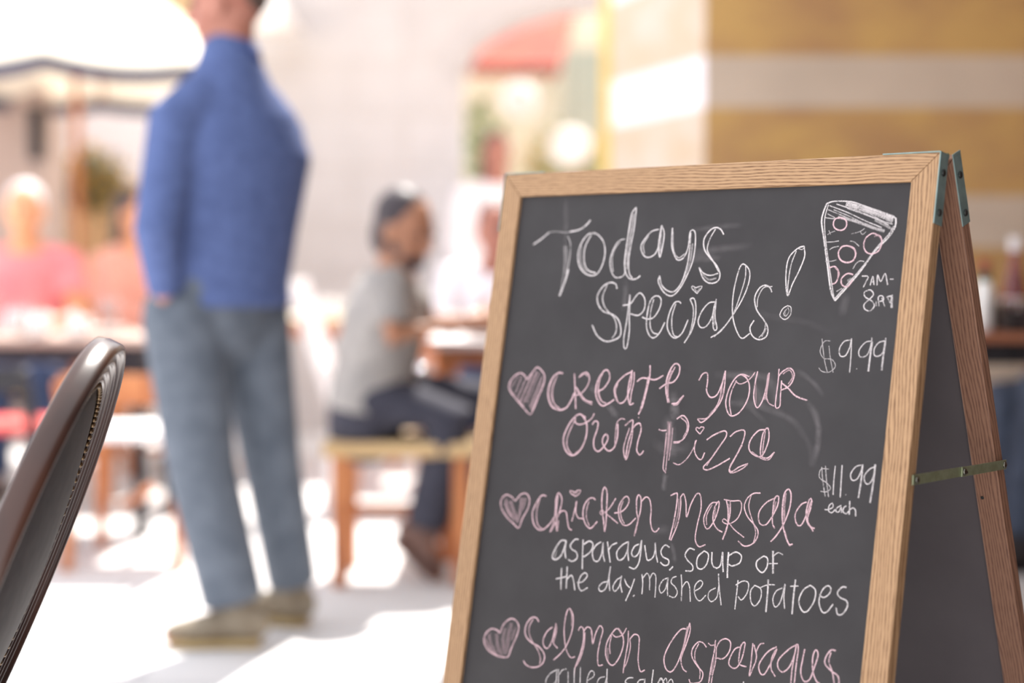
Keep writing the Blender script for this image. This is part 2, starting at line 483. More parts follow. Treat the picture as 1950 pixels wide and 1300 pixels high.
# arched reveal moulding
b = MB(); rr = []
for i in range(33):
    a = math.pi * i / 32
    x = 0.75 - 1.06 * math.cos(a); z = 2.10 + 0.44 * math.sin(a)
    rr.append([(x, 8.97, z), (x, 9.0, z), (x - 0.06 * math.cos(a), 9.0, z + 0.06 * math.sin(a)), (x - 0.06 * math.cos(a), 8.97, z + 0.06 * math.sin(a))])
b.rings(rr)
struct(b.build('trim_2', M['cream_stone']))
# shop window, far left; its brightness is put into white slats
w1 = struct(MB().box((-3.30, 10.50, 1.50), (-2.28, 10.60, 2.22)).build('window_1', M['tan_wall']))
bl = MB()
for i in range(12):
    z0 = 1.56 + i * 0.05
    bl.prism([(-3.24, 10.47, z0), (-2.34, 10.47, z0), (-2.34, 10.485, z0 + 0.048), (-3.24, 10.485, z0 + 0.048)], (0, 0.008, 0))
bl.build('bright_slats', M['white'], w1)
struct(MB().box((-5.2, 8.7, 0), (-2.62, 9.1, 2.8)).build('wall_pier', M['taupe']))
d1 = struct(MB().box((0.36, 10.9, 0), (0.9, 10.98, 2.5)).build('door_1', M['grey_green']))
hb = MB().etube([(0.42, 10.88, 1.0), (0.42, 10.88, 1.15)], [0.012, 0.012])
hb.build('door_handle', M['chrome'], d1, smooth=True)

# ------------------------------------------------------------------ A-frame chalkboard
TH, PH, PH2 = 0.73155865, 0.18379915, math.radians(19.4)
W, w, t, REC = 0.66399766, 0.03280895, 0.01864749, 0.005
TLx, TLy, TLz = -0.00897911, 2.19357055, 1.12514885
sign = empty('sandwich_board', 'oak framed folding chalkboard listing todays specials with a pizza slice drawing', 'sign', (TLx, TLy, 0), -TH)
LF = TLz / math.cos(PH)
FR = dict(loc=(0, 0, TLz), rot=(-PH, 0, 0))
RR = dict(loc=(0, 0.031, TLz - 0.006), rot=(PH2, 0, 0))
LR = (TLz - 0.006) / math.cos(PH2)
def stile(left, L, mats, fr):
    if left: poly = [(0, 0, 0), (w, 0, -w), (w, 0, -L), (0, 0, -L)]
    else: poly = [(W, 0, 0), (W, 0, -L), (W - w, 0, -L), (W - w, 0, -w)]
    return MB().prism(poly, (0, t, 0)).build('frame_stile', mats, sign, bevel=0.0013, **fr)
def rail(mats, fr):
    return MB().prism([(0.0004, 0, 0), (W - 0.0004, 0, 0), (W - w - 0.0004, 0, -w), (w + 0.0004, 0, -w)], (0, t, 0)).build('frame_rail', mats, sign, bevel=0.0008, **fr)
stile(True, LF, M['oak_z'], FR); stile(False, LF, M['oak_z'], FR); rail(M['oak_x'], FR)
MB().box((w, 0, -LF + 0.13), (W - w, t, -LF + 0.13 + w)).build('bottom_rail', M['oak_x'], sign, bevel=0.0008, **FR)
panel = MB().box((w - 0.002, REC, -LF + 0.13 + w - 0.002), (W - w + 0.002, REC + 0.008, -w + 0.002)).build('chalkboard_panel', M['slate'], sign, **FR)
stile(True, LR, M['oak_rear'], RR); stile(False, LR, M['oak_rear'], RR); rail(M['oak_rear_x'], RR)
MB().box((w, 0, -LR + 0.13), (W - w, t, -LR + 0.13 + w)).build('bottom_rail', M['oak_rear_x'], sign, bevel=0.0008, **RR)
rp = MB().box((w - 0.002, 0.006, -LR + 0.13 + w - 0.002), (W - w + 0.002, 0.0136, -w + 0.002)).build('rear_panel', M['slate_rear'], sign, **RR)
rp['label'] = 'dark uninscribed inner face of the rear board'

# corner brackets: a strip bent over the top edge and down the outer side, at both ends of both frames
def screw_head(p, nrm, r, mat, parent, fr_rot=None):
    p, nrm = Vector(p), Vector(nrm).normalized()
    b = MB()
    b.etube([p, p + nrm * r * 0.35, p + nrm * r * 0.6], [r, r * 0.95, r * 0.55], seg=14, rnd=(False, False))
    s = nrm.orthogonal().normalized()
    o = b.build('screw', mat, parent, smooth=True)
    return o
def bracket(fr, left, top_plate):
    x = 0 if left else W
    sg = -1 if left else 1
    k = 0.0012
    b = MB()
    b.box((min(x, x + sg * k), -0.001, -0.082), (max(x, x + sg * k), t + 0.0005, k))
    if top_plate:
        xa, xb = (x - sg * 0.072, x + sg * k)
        b.box((min(xa, xb), -0.001, 0.0), (max(xa, xb), t + 0.0005, k))
    else:
        b.box((min(x, x + sg * k), -0.001, k), (max(x, x + sg * k), t + 0.0005, 0.005))
    o = b.build('hinge_bracket', M['zinc'], sign, bevel=0.0004, **fr)
    for z in (-0.022, -0.068):
        screw_head((x + sg * k, t * 0.5, z), (sg, 0, 0), 0.0042, M['dark_screw'], o)
    return o
for fr in (FR, RR):
    for left in (True, False):
        bracket(fr, left, fr is FR)
for x in (0.012, W - 0.012):
    MB().etube([(x - 0.011, 0.0215, TLz - 0.0035), (x + 0.011, 0.0215, TLz - 0.0035)], [0.0035, 0.0035], seg=12, rnd=(False, False)).build('hinge_pin', M['brass'], sign, smooth=True)
# folding brace on both sides (root frame: x = along sign, y = back, z = up)
def on_front(V, D):
    return Vector((0, math.sin(-PH) * 0 + D * math.cos(PH) - V * math.sin(PH), TLz - V * math.cos(PH) - D * math.sin(PH)))
for left in (False, True):
    x = -0.0015 if left else W + 0.0015
    sg = -1 if left else 1
    A = on_front(0.371, 0.0135)
    world_b = Vector((0.60046652, 1.87848244, 0.75265604)) - Vector((TLx, TLy, 0))
    B = Vector((0, world_b.x * math.sin(TH) + world_b.y * math.cos(TH), 0.75265604))
    mid = A.lerp(B, 0.52)
    br = MB()
    for a, c, off in ((A, mid, 0.0), (mid, B, 0.0016)):
        d = (c - a).normalized()
        a2, c2 = a - d * 0.006, c + d * 0.006
        q = Vector((0, -d.z, d.y)) * 0.0058
        poly = [a2 + q, c2 + q, c2 - q, a2 - q]
        br.prism([Vector((x + sg * off, p.y, p.z)) for p in poly], (sg * 0.0014, 0, 0))
    o = br.build('brace', M['brass'], sign, bevel=0.0004)
    for p in (A, mid, B):
        screw_head((x + sg * 0.003, p.y, p.z), (sg, 0, 0), 0.0042, M['screw'], o)
    screw_head((x + sg * 0.003, mid.y + 0.006, mid.z - 0.0015), (sg, 0, 0), 0.0022, M['screw'], o)
screw_head((W - w * 0.75, 0.0, -0.435), (0, -1, 0), 0.0022, M['dark_screw'], [c for c in sign.children if c.name.startswith('frame_stile')][-1])

# chalk strokes in board coordinates (0.1 mm): width, strength, then x y pairs from the top left corner of the frame
CHALK = {
 'heading': ('white', '''
26 95 635 1010 777 930 904 840
22 35 904 840 1019 829 1183 844 1297 837
30 100 1274 836 1430 812 1545 751 1613 681
22 60 1249 899 1310 998 1326 1141 1323 1302 1296 1498 1258 1623 1224 1727
22 35 1201 1033 1236 1212 1245 1391 1243 1569 1224 1727
50 80 1327 1355 1305 1480 1267 1605 1228 1721
60 25 1236 1033 1280 1248 1285 1426
26 100 1753 869 1619 868 1521 964 1466 1124 1502 1284 1597 1390 1727 1438 1835 1415 1906 1301 1931 1143 1894 1003 1815 914 1718 860 1641 868
26 90 1655 886 1585 1018 1570 1142 1603 1284 1684 1372 1811 1403
35 45 1509 1035 1508 1177 1564 1319 1653 1389
24 85 2234 945 2140 970 2069 1074 2031 1231 2069 1370 2147 1457 2244 1456 2301 1404 2272 1248
22 60 2173 970 2091 1074 2063 1214 2104 1387
28 100 2365 522 2303 607 2288 798 2278 1023 2278 1249 2309 1387 2386 1472 2493 1480 2561 1437
24 90 2365 522 2370 626 2368 834 2347 1059 2343 1249 2376 1404 2439 1472
45 50 2335 608 2328 851 2312 1110 2330 1352
24 100 2777 823 2656 855 2547 974 2517 1060 2574 1163 2663 1194 2760 1147 2798 1045 2815 874 2811 772
22 70 2621 906 2554 1026 2589 1146
26 95 2811 772 2799 1011 2839 1189 2866 1045 2867 875 2811 772
28 50 2819 857 2838 1113
24 100 2991 809 3000 978 3031 1097 3120 1224 3218 1199 3270 1065 3276 864 3341 856 3373 982 3370 1216 3308 1416 3213 1600 3104 1694 2976 1654 2865 1520 2873 1435
22 70 3004 860 3046 1097 3137 1199 3231 1148
26 90 3284 872 3297 1115 3284 1316 3231 1517 3136 1635 3024 1628 2921 1553 2873 1435
35 40 3333 1015 3325 1249 3272 1450
26 100 2202 1612 2172 1552 2082 1530 1969 1580 1889 1703 1918 1824 2020 1918 2178 1958 2285 2024 2345 2143 2339 2245 2229 2301 2101 2313 1959 2240 1855 2105
22 85 2032 1558 1979 1719 2019 1840 2108 1925 2204 1992 2263 2093 2267 2196 2214 2275
24 100 2428 1687 2427 1832 2425 2038 2411 2260 2434 2387 2476 2386 2488 2172 2458 1968 2444 1798 2428 1687
24 100 2332 1834 2455 1806 2526 1711 2593 1664 2678 1743 2687 1878 2604 1957 2475 1942
24 100 2670 1980 2757 2004 2857 1976 2933 1856 2937 1738 2859 1697 2774 1758 2746 1928 2756 2097 2818 2213 2895 2244 2977 2174 3040 2039
22 85 2823 1740 2796 1910 2816 2095 2875 2178 2949 2192
24 100 3259 1792 3226 1767 3157 1785 3095 1920 3084 2088 3155 2202 3240 2233 3330 2164 3397 1996
22 85 3179 1793 3144 1952 3161 2102 3205 2201 3268 2219
24 100 3391 1731 3449 1722 3491 1812 3504 1977 3467 2143 3378 2294
22 80 3391 1731 3456 1846 3469 2011 3438 2193 3378 2294
26 100 3793 905 3732 834 3647 815 3560 867 3501 972 3528 1096 3626 1202 3744 1307 3803 1412 3779 1499 3669 1526 3557 1466 3475 1325
22 85 3660 833 3593 955 3567 1078 3598 1149 3685 1255 3778 1377
24 90 3475 1325 3547 1395 3656 1426 3776 1398
30 40 3539 1413 3642 1479 3754 1461
20 90 3489 1660 3402 1594 3406 1564 3464 1586 3488 1575 3554 1571 3489 1660
16 60 3437 1590 3485 1633 3521 1589
24 90 3783 1760 3682 1779 3592 1886 3553 2009 3599 2086 3680 2075 3749 1969 3784 1795 3789 1725
24 90 3789 1725 3765 1899 3797 2098 3848 2097 3798 1933 3789 1725
30 45 3782 1830 3806 2055
24 90 3771 2212 3913 2121 4068 1910 4182 1702 4241 1512 4236 1375 4170 1298 4108 1289 4064 1410 4034 1652 4052 1893 4121 2080 4227 2205 4338 2142
22 75 4170 1298 4181 1461 4137 1668 4082 1858 4001 2015 3821 2201
26 90 4587 1628 4551 1569 4479 1544 4405 1579 4351 1699 4400 1851 4513 1968 4584 2067 4578 2168 4486 2214 4382 2175 4330 2074 4377 1979
20 70 4588 1557 4463 1575 4400 1698 4400 1817
20 70 4549 2017 4532 2119 4473 2189
30 40 4565 2068 4511 2179
24 95 4969 1062 4886 1087 4784 1187 4756 1322 4770 1508 4814 1667 4864 1524 4938 1356 4990 1188 4969 1062
22 80 4868 1120 4816 1289 4802 1524 4814 1667
18 60 4887 1090 4946 1104 4971 1079
20 80 4838 1784 4767 1827 4735 1912 4812 1957 4881 1900 4876 1808 4820 1789
16 60 4824 1826 4784 1885 4817 1918 4857 1859 4832 1809
30 30 4798 1843 4806 1910'''),
 'pizza_slice': ('white', '''
30 90 5217 547 5183 655 5173 772 5232 989 5316 1305 5397 1601 5466 1718
22 70 5241 560 5212 706 5222 839 5274 1073 5348 1338 5432 1633 5466 1718
30 90 5466 1718 5610 1549 5767 1353 5919 1126 6076 965 6146 838 6142 741
22 70 5455 1698 5622 1500 5780 1312 5933 1093 6073 933 6127 837
24 90 5217 547 5325 522 5547 536 5734 594 5919 658 6102 721 6143 749
80 75 5476 554 5682 609 5866 662 6113 743
70 50 5517 596 5739 643 5960 713 6108 780
20 70 5257 573 5507 662 5753 766 5976 851
20 70 5348 556 5688 666 6022 795
20 50 5245 623 5476 711 5703 798
20 60 5501 612 5838 727 6061 823
20 50 5241 673 5349 722
20 60 5778 668 5967 770 6112 813
20 50 5319 625 5549 713 5777 819
50 50 5385 718 5572 754 5740 806 5888 858 6016 892
40 40 5877 760 5989 811 6109 869
20 60 5219 719 5332 733 5422 723
16 50 5271 927 5306 904 5368 883
16 50 5283 874 5313 924
18 70 5272 1015 5346 1014 5433 1003
18 60 5321 1109 5364 1082 5441 1066
18 50 5281 1247 5355 1247 5431 1230
16 45 5591 919 5679 900 5730 877 5755 856
16 40 5696 888 5736 929 5777 897
18 55 5579 1006 5639 1018 5707 1068
18 60 5657 1337 5695 1271 5745 1242 5795 1252
18 50 5471 1608 5540 1570
40 30 5602 1484 5653 1451'''),
 'pepperoni': ('pink', '''
26 100 5415 721 5489 748 5515 808 5485 863 5422 875 5354 841 5334 783 5359 734 5422 722
24 90 5914 928 5860 918 5786 970 5766 1060 5804 1133 5879 1161 5963 1126 5996 1029 5970 956 5906 931
18 60 5891 955 5942 945 5982 984
28 100 5553 1061 5482 1074 5443 1148 5482 1230 5567 1262 5646 1239 5674 1165 5638 1092 5553 1061
20 70 5571 1062 5649 1108 5682 1157
26 90 5338 1329 5409 1309 5463 1354 5473 1436 5450 1502 5406 1519
24 60 5419 1321 5482 1387 5464 1469
26 90 5669 1405 5592 1394 5522 1452 5535 1526 5610 1549 5672 1467'''),
 'opening_hours': ('white', '''
20 90 5784 1421 5865 1429 5841 1498 5817 1555
18 90 5903 1530 5926 1425 5952 1525
14 80 5903 1490 5946 1489
18 90 5991 1529 5986 1408 6033 1484 6080 1392 6125 1523
16 90 6148 1456 6192 1455
20 90 5883 1587 5836 1615 5856 1668 5941 1710 5984 1767 5937 1829 5864 1808 5852 1753 5916 1691 5959 1634 5918 1586 5874 1587
14 90 5999 1714 6009 1770
18 90 6044 1772 6024 1665 6075 1653 6092 1701 6038 1718
16 80 6068 1673 6118 1776
18 90 6128 1664 6204 1642
40 80 6191 1655 6206 1790
16 70 6137 1664 6183 1735'''),
 'price_nine': ('white', '''
16 55 5346 2175 5380 2318 5418 2454 5466 2570
16 50 5447 2253 5490 2419 5540 2566
16 50 5464 2196 5381 2206 5338 2320 5398 2405 5504 2413 5561 2491 5493 2562 5395 2561 5341 2519
20 90 5724 2175 5644 2196 5592 2279 5609 2365 5677 2362 5721 2268 5735 2156
18 90 5735 2156 5751 2378 5755 2556
16 80 5838 2509 5845 2512
18 80 6003 2178 5918 2199 5847 2294 5869 2367 5948 2351 5986 2264 5998 2135
30 75 6003 2184 5997 2367 5993 2532
18 80 6162 2172 6091 2193 6040 2268 6055 2347 6127 2338 6171 2251 6171 2136
30 70 6169 2178 6163 2360 6160 2512'''),
 'create_your_own_pizza': ('pink', '''
28 90 825 2892 768 2831 689 2806 585 2861 516 2965 542 3063 673 3169 821 3274 957 3361 1010 3290 1075 3117 1132 2960 1140 2833 1072 2753 983 2714 911 2788 825 2892
22 50 542 2949 570 3062 710 3167 838 3258
40 35 658 2843 580 3004
40 40 724 2847 650 3086
40 40 798 2900 700 3161
30 60 914 2809 761 3192
40 50 992 2770 829 3203
40 30 1040 2782 877 3214
50 35 1100 2835 932 3267
50 35 1115 2933 964 3293
40 35 1070 3090 976 3306
32 100 1457 2776 1384 2770 1294 2833 1234 2969 1247 3107 1329 3228 1462 3268 1582 3232 1654 3125 1692 3026
26 80 1362 2802 1313 2950 1317 3089 1375 3197 1468 3249
40 35 1277 2896 1274 3050 1341 3185
28 100 1652 2767 1684 2917 1718 3080 1747 3236
26 90 1739 2817 1792 2760 1869 2746 1920 2822 1892 2933 1817 3019 1735 3054
24 80 1763 2802 1827 2761 1894 2796
28 90 1712 2949 1799 3034 1898 3110 2014 3133
22 60 1731 2996 1863 3112 2019 3164
28 100 2087 2983 2182 2931 2254 2819 2237 2725 2172 2694 2098 2772 2051 2883 2052 3006 2106 3111 2191 3167 2280 3134 2373 3075
24 85 2132 2736 2090 2868 2107 3003 2170 3107 2246 3130
35 50 2087 2813 2082 2977 2148 3109
26 100 2595 2701 2494 2753 2391 2852 2355 2948 2395 3053 2464 3116 2543 3085 2594 2975 2616 2840 2609 2680
24 80 2401 2865 2375 2974 2424 3078
28 95 2609 2677 2583 2842 2584 2989 2631 3119 2695 3102
24 90 2645 2698 2658 2825 2640 2972 2638 3106
32 100 2886 2601 2900 2733 2878 2919 2839 3133 2789 3242
24 80 2878 2747 2856 2960 2807 3194
30 95 2704 2822 2779 2772 2878 2773 2993 2781 3114 2722
20 70 2796 3275 2804 3287
28 100 3074 2892 3176 2824 3284 2792 3350 2697 3348 2593 3283 2561 3221 2625 3172 2772 3181 2915 3234 3062
24 80 3281 2603 3218 2756 3205 2914 3254 3061
40 50 3232 2651 3198 2809 3215 2966
32 95 3291 3072 3368 3061 3416 3006 3464 2958
22 60 3317 3090 3386 3073 3452 2978
30 100 1933 3339 1822 3303 1726 3367 1640 3497 1598 3651 1649 3784 1748 3851 1850 3828 1938 3719 1981 3567 1957 3406 1868 3317
26 90 1759 3351 1773 3419 1860 3437 1975 3391 2044 3332 2070 3276
24 85 1757 3392 1697 3520 1660 3660 1691 3767 1773 3842
20 50 1951 3691 1895 3777 1831 3816
28 100 2058 3426 2094 3376 2151 3392 2148 3487 2114 3624 2139 3730 2212 3765 2295 3691 2345 3593 2314 3533 2266 3572 2264 3653 2335 3728 2404 3742 2471 3677 2496 3542 2478 3383
24 70 2471 3677 2459 3518 2464 3370 2526 3313 2586 3322
28 90 2597 3401 2664 3343 2714 3324 2715 3446 2676 3634 2667 3820
24 85 2714 3324 2731 3497 2713 3684 2677 3832 2619 3718 2632 3584 2675 3422
28 95 2715 3446 2768 3376 2830 3355 2862 3435 2834 3582 2831 3701 2888 3755 2941 3696
22 60 2844 3732 2903 3747 2939 3712
24 70 3263 3445 3267 3587 3271 3781 3276 3897 3325 3945
24 60 3297 3325 3309 3519 3312 3713 3317 3920
22 50 3352 3373 3357 3580 3346 3788
90 30 3291 3300 3309 3519 3317 3713
24 90 3138 3408 3196 3421 3259 3412
26 90 3396 3260 3483 3209 3555 3256 3591 3343 3566 3448 3499 3528 3381 3552
22 70 3456 3237 3550 3295 3570 3383 3522 3490
20 80 3391 3567 3487 3550
26 100 3666 2756 3713 2673 3780 2661 3798 2766 3799 2879 3868 2956 3959 2919 4016 2771 4043 2616
26 95 4043 2616 4056 2785 4043 2946 3980 3078 3881 3197 3775 3277 3712 3241
22 80 4037 2673 4015 2835 4001 2980 3942 3113 3845 3219 3711 3233
35 35 4039 2834 3993 3029 3878 3181
26 95 4398 2671 4283 2650 4197 2705 4124 2845 4100 3006 4149 3131 4219 3166 4324 3104 4407 2956 4420 2813 4374 2704 4283 2650
22 80 4201 2737 4280 2768 4369 2733 4435 2672 4474 2612
24 80 4222 2728 4169 2858 4154 3003 4205 3175
26 95 4509 2602 4489 2777 4497 2935 4556 3042 4619 2959 4654 2800 4675 2610
24 85 4675 2610 4673 2736 4671 2893 4716 2977 4789 3008
50 50 4668 2626 4663 2799 4653 2941
30 30 4492 2682 4536 2996
24 90 4805 2557 4811 2713 4807 2870 4813 3017 4870 3006 4863 2851 4858 2695
26 90 4807 2651 4862 2585 4950 2542 5018 2594 5012 2687 4956 2768 4855 2815
22 60 4866 2617 4949 2566 5003 2641 4952 2737
28 90 4862 2726 4958 2783 5075 2870 5239 2914
20 90 3772 3422 3706 3371 3716 3341 3757 3354 3773 3333 3823 3341 3772 3422
24 90 3719 3507 3716 3628 3777 3717 3837 3731 3873 3644
20 80 3416 3812 3517 3823 3623 3733 3702 3597 3731 3498
26 95 3881 3486 3986 3414 4131 3356 4162 3417 4081 3551 3970 3719 3878 3823 3930 3854 4057 3800 4249 3683
20 70 4129 3486 4033 3618 3923 3803
26 95 4215 3421 4300 3351 4413 3332 4414 3445 4352 3608 4263 3789 4293 3842 4392 3778 4515 3723
22 80 4404 3509 4316 3690 4255 3825 4309 3856 4432 3798 4508 3739
26 95 4716 3297 4610 3320 4515 3437 4507 3548 4593 3616 4702 3610 4768 3418 4741 3280 4684 3331 4668 3488 4684 3612 4777 3635 4867 3557
22 70 4551 3576 4688 3645 4797 3652 4856 3574
26 60 4709 3313 4700 3485 4705 3610'''),
 'price_eleven': ('white', '''
16 60 5521 3677 5554 3833 5606 4011
16 60 5568 3658 5602 3828 5651 4012
16 60 5617 3691 5517 3701 5498 3771 5517 3812 5605 3852 5664 3908 5617 3955 5538 3957
18 85 5696 3646 5697 3819 5707 3981
22 80 5783 3631 5792 3810 5801 4003
16 80 5867 3963 5874 3965
18 85 6025 3608 5955 3638 5904 3727 5932 3791 5990 3773 6028 3692 6044 3600
26 80 6044 3600 6045 3786 6033 3985
18 85 6192 3617 6136 3646 6079 3729 6101 3805 6148 3812 6192 3731 6202 3586
30 70 6202 3586 6200 3801 6185 4023
18 90 5617 4162 5663 4159
18 90 5663 4159 5721 4123 5709 4078 5672 4108 5669 4170 5713 4188 5757 4140
18 90 5825 4092 5775 4124 5764 4166 5803 4169 5827 4112 5839 4175
18 90 5893 4091 5865 4108 5855 4156 5896 4181 5933 4144
20 90 5928 4031 5934 4114 5939 4184
18 90 5936 4130 5978 4103 6011 4126 6022 4194'''),
 'chicken_marsala': ('pink', '''
26 85 885 4554 804 4501 698 4488 627 4565 651 4671 767 4783 904 4860 1003 4902 1053 4766 1123 4636 1138 4513 1071 4435 971 4453 885 4554
80 30 707 4542 773 4689 917 4812
80 30 794 4564 902 4722 982 4835
80 30 989 4497 993 4650 977 4805
70 25 1059 4490 1036 4661
70 25 696 4605 849 4774
26 95 1422 4430 1343 4431 1268 4530 1216 4672 1252 4805 1334 4879 1434 4878 1538 4788 1593 4699
22 80 1314 4476 1286 4619 1306 4769 1370 4852 1452 4868
26 90 1556 4899 1602 4751 1607 4600 1594 4450 1630 4368 1694 4440 1690 4561 1648 4730 1577 4881
26 90 1620 4403 1627 4597 1670 4870
24 70 1682 4727 1685 4869
24 90 1665 4653 1724 4595 1795 4609 1830 4710 1874 4809 1925 4826
20 90 1924 4384 1839 4354 1818 4320 1877 4324 1907 4332 1932 4308 1992 4298 1976 4344 1924 4384
18 60 1869 4340 1910 4351 1954 4327
24 90 1943 4444 1938 4534 1915 4671 1908 4713
24 90 1949 4444 1954 4577 2004 4653 2085 4659
26 90 2260 4397 2209 4373 2138 4402 2084 4489 2080 4608 2138 4720 2231 4768 2329 4669
22 75 2156 4422 2132 4528 2146 4645 2208 4741
28 95 2468 4785 2428 4643 2375 4473 2358 4298 2384 4219 2435 4291 2458 4508 2473 4667 2468 4785
20 70 2381 4516 2354 4549 2390 4578 2426 4541 2390 4515
24 90 2441 4539 2505 4474 2587 4341
24 80 2442 4546 2541 4594 2665 4654
24 90 2588 4531 2694 4505 2774 4431 2801 4341 2755 4299 2690 4352 2647 4459 2678 4586 2754 4664 2843 4650 2938 4557
22 75 2710 4365 2680 4470 2714 4582 2770 4648
26 90 2944 4787 2972 4611 2998 4450 2986 4308 2940 4262 2919 4329 2940 4471 2977 4582 2957 4756
24 90 2989 4350 3059 4276 3125 4308 3164 4432 3170 4560 3212 4669 3269 4694 3317 4640
26 90 3434 4221 3511 4183 3536 4195 3542 4340 3526 4548 3492 4766
24 85 3588 4217 3606 4348 3590 4556 3515 4771
24 90 3589 4224 3628 4180 3678 4281 3711 4457 3752 4303 3822 4161 3880 4172 3910 4330 3882 4537 3876 4713 3943 4795 4035 4759
26 40 3565 4249 3579 4410 3545 4620
24 90 4147 4232 4046 4260 3969 4426 3996 4539 4052 4562 4124 4452 4165 4303 4157 4217 4105 4309 4104 4454 4172 4548 4257 4581
22 70 4065 4270 4005 4407 4020 4522
30 45 4120 4293 4124 4423
24 85 4262 4184 4305 4317 4320 4502 4274 4672
24 85 4324 4200 4339 4356 4308 4539 4273 4665
35 45 4302 4231 4328 4429
22 85 4228 4188 4348 4193 4466 4185 4491 4282 4444 4402 4334 4474 4246 4456 4258 4420 4332 4457 4427 4533 4572 4608
24 90 4735 4058 4637 4074 4554 4147 4531 4250 4590 4357 4683 4432 4755 4509 4747 4608 4682 4680 4585 4709 4494 4660
20 75 4607 4102 4590 4229 4640 4352 4693 4445 4727 4540 4712 4655
24 90 4954 4092 4831 4161 4744 4284 4763 4409 4848 4427 4919 4335 4985 4187 4988 4074 4938 4096 4931 4235 4942 4389 4983 4454
28 40 4959 4134 4943 4262
26 90 4946 4615 5024 4519 5103 4370 5155 4183 5152 4030 5110 3975 5061 4039 5055 4208 5079 4373 5137 4520 5197 4613 5247 4604
45 45 5076 4023 5079 4205 5101 4357
30 50 5113 4453 5168 4572 5216 4635
24 90 5373 4098 5299 4140 5237 4258 5271 4368 5328 4376 5378 4270 5436 4070 5402 4071 5380 4215 5410 4336 5471 4384 5514 4390
24 80 5442 4077 5432 4168 5410 4308 5500 4429
30 40 5413 4100 5408 4253'''),
 'chicken_sides': ('white', '''
28 90 1852 4976 1766 4986 1686 5100 1650 5209 1708 5242 1795 5176 1842 5036 1850 4968
28 90 1852 4976 1853 5109 1881 5205
30 40 1707 5112 1695 5219
26 90 2057 4936 2000 4940 1931 5025 1974 5079 2044 5100 2068 5171 1997 5227 1917 5212
26 90 2132 4927 2151 5116 2176 5304
26 90 2151 4987 2237 4934 2302 4965 2284 5055 2192 5136 2164 5139
26 90 2432 4920 2356 4973 2310 5067 2348 5167 2422 5165 2463 5062 2465 4928 2487 5074 2528 5163
26 90 2532 4905 2573 5034 2616 5162
24 90 2559 5021 2611 4942 2688 4901
26 90 2856 4869 2773 4922 2702 5018 2737 5110 2815 5085 2864 4983 2868 4864 2873 4982 2903 5103
26 90 3037 4876 2971 4912 2935 5003 2990 5042 3051 4974 3069 4826 3077 4999 3063 5115 3011 5189 2920 5179
26 90 3127 4879 3158 4975 3197 5058 3270 5017 3293 4929 3282 4829 3316 4969 3356 5065
26 90 3510 4860 3438 4838 3384 4918 3423 4984 3514 5014 3517 5070 3455 5088 3395 5058
30 90 3593 5085 3546 5139
26 90 1829 5332 1843 5481 1860 5615
22 90 1757 5489 1859 5457 1932 5432
26 90 1922 5305 1935 5454 1947 5588
24 90 1938 5471 2005 5408 2053 5467 2094 5589
24 90 2113 5488 2204 5464 2271 5379 2224 5346 2158 5409 2142 5514 2203 5581 2299 5528
24 90 2625 5403 2536 5430 2478 5496 2516 5544 2599 5479 2628 5212 2627 5360 2660 5517
24 90 2822 5319 2748 5372 2703 5464 2742 5512 2803 5436 2823 5301 2817 5405 2859 5510
24 90 2870 5334 2915 5399 2971 5434
24 90 3029 5312 2993 5438 2928 5607
24 90 3034 5535 3058 5514
24 85 3134 5241 3162 5343 3170 5487
22 75 3154 5288 3211 5220 3258 5274 3279 5422
22 75 3260 5287 3298 5209 3348 5233 3366 5357 3374 5500
22 80 3528 5237 3464 5273 3421 5364 3460 5431 3520 5364 3539 5228 3544 5346 3562 5451
22 80 3660 5198 3604 5226 3592 5284 3662 5330 3701 5394 3662 5458 3584 5448
26 90 3888 4842 3807 4835 3753 4918 3801 4984 3878 5032 3882 5097 3783 5113
26 90 4028 4837 3943 4923 3946 5038 4014 5061 4083 4991 4094 4874 4028 4837
28 90 4141 4837 4158 4967 4217 5020 4281 4980 4294 4820 4311 4947 4333 5054
32 90 4378 4807 4385 4966 4401 5116
26 90 4384 4852 4478 4795 4563 4829 4548 4916 4449 4965 4396 4950
26 90 4870 4794 4788 4864 4795 4940 4878 4988 4934 4908 4925 4811 4870 4794
36 70 4991 4716 5009 4856 5024 4980
22 60 5007 4773 5066 4728 5133 4746
20 80 4954 4871 5074 4855
24 70 3728 5166 3757 5310 3772 5486
22 80 3759 5325 3818 5241 3870 5295 3907 5473
22 80 3955 5336 4027 5287 4057 5225 4015 5199 3954 5261 3952 5355 4003 5430 4056 5437 4124 5359
22 80 4249 5256 4169 5310 4158 5383 4211 5428 4280 5366 4292 5235
24 80 4268 5081 4297 5235 4355 5450
24 80 4554 5121 4555 5255 4554 5470
22 80 4529 5184 4622 5123 4702 5136 4700 5249 4634 5345 4579 5311
22 85 4791 5149 4744 5228 4768 5351 4830 5387 4892 5291 4881 5181 4791 5149
30 80 4969 5057 4978 5195 4984 5437
20 80 4876 5163 4969 5120 5065 5106
22 80 5172 5126 5090 5179 5059 5281 5104 5360 5167 5279 5201 5078 5203 5218 5229 5362
30 75 5333 5007 5330 5172 5335 5408
20 80 5272 5094 5381 5076
24 85 5535 5045 5449 5114 5407 5244 5462 5348 5532 5344 5606 5215 5607 5092 5535 5045
22 85 5663 5132 5720 5160 5791 5106 5801 5037 5750 5022 5689 5094 5670 5219 5724 5322 5784 5313 5853 5216
22 85 6000 5005 5947 5008 5892 5079 5931 5127 6017 5154 6035 5219 5982 5309 5923 5319 5896 5250'''),
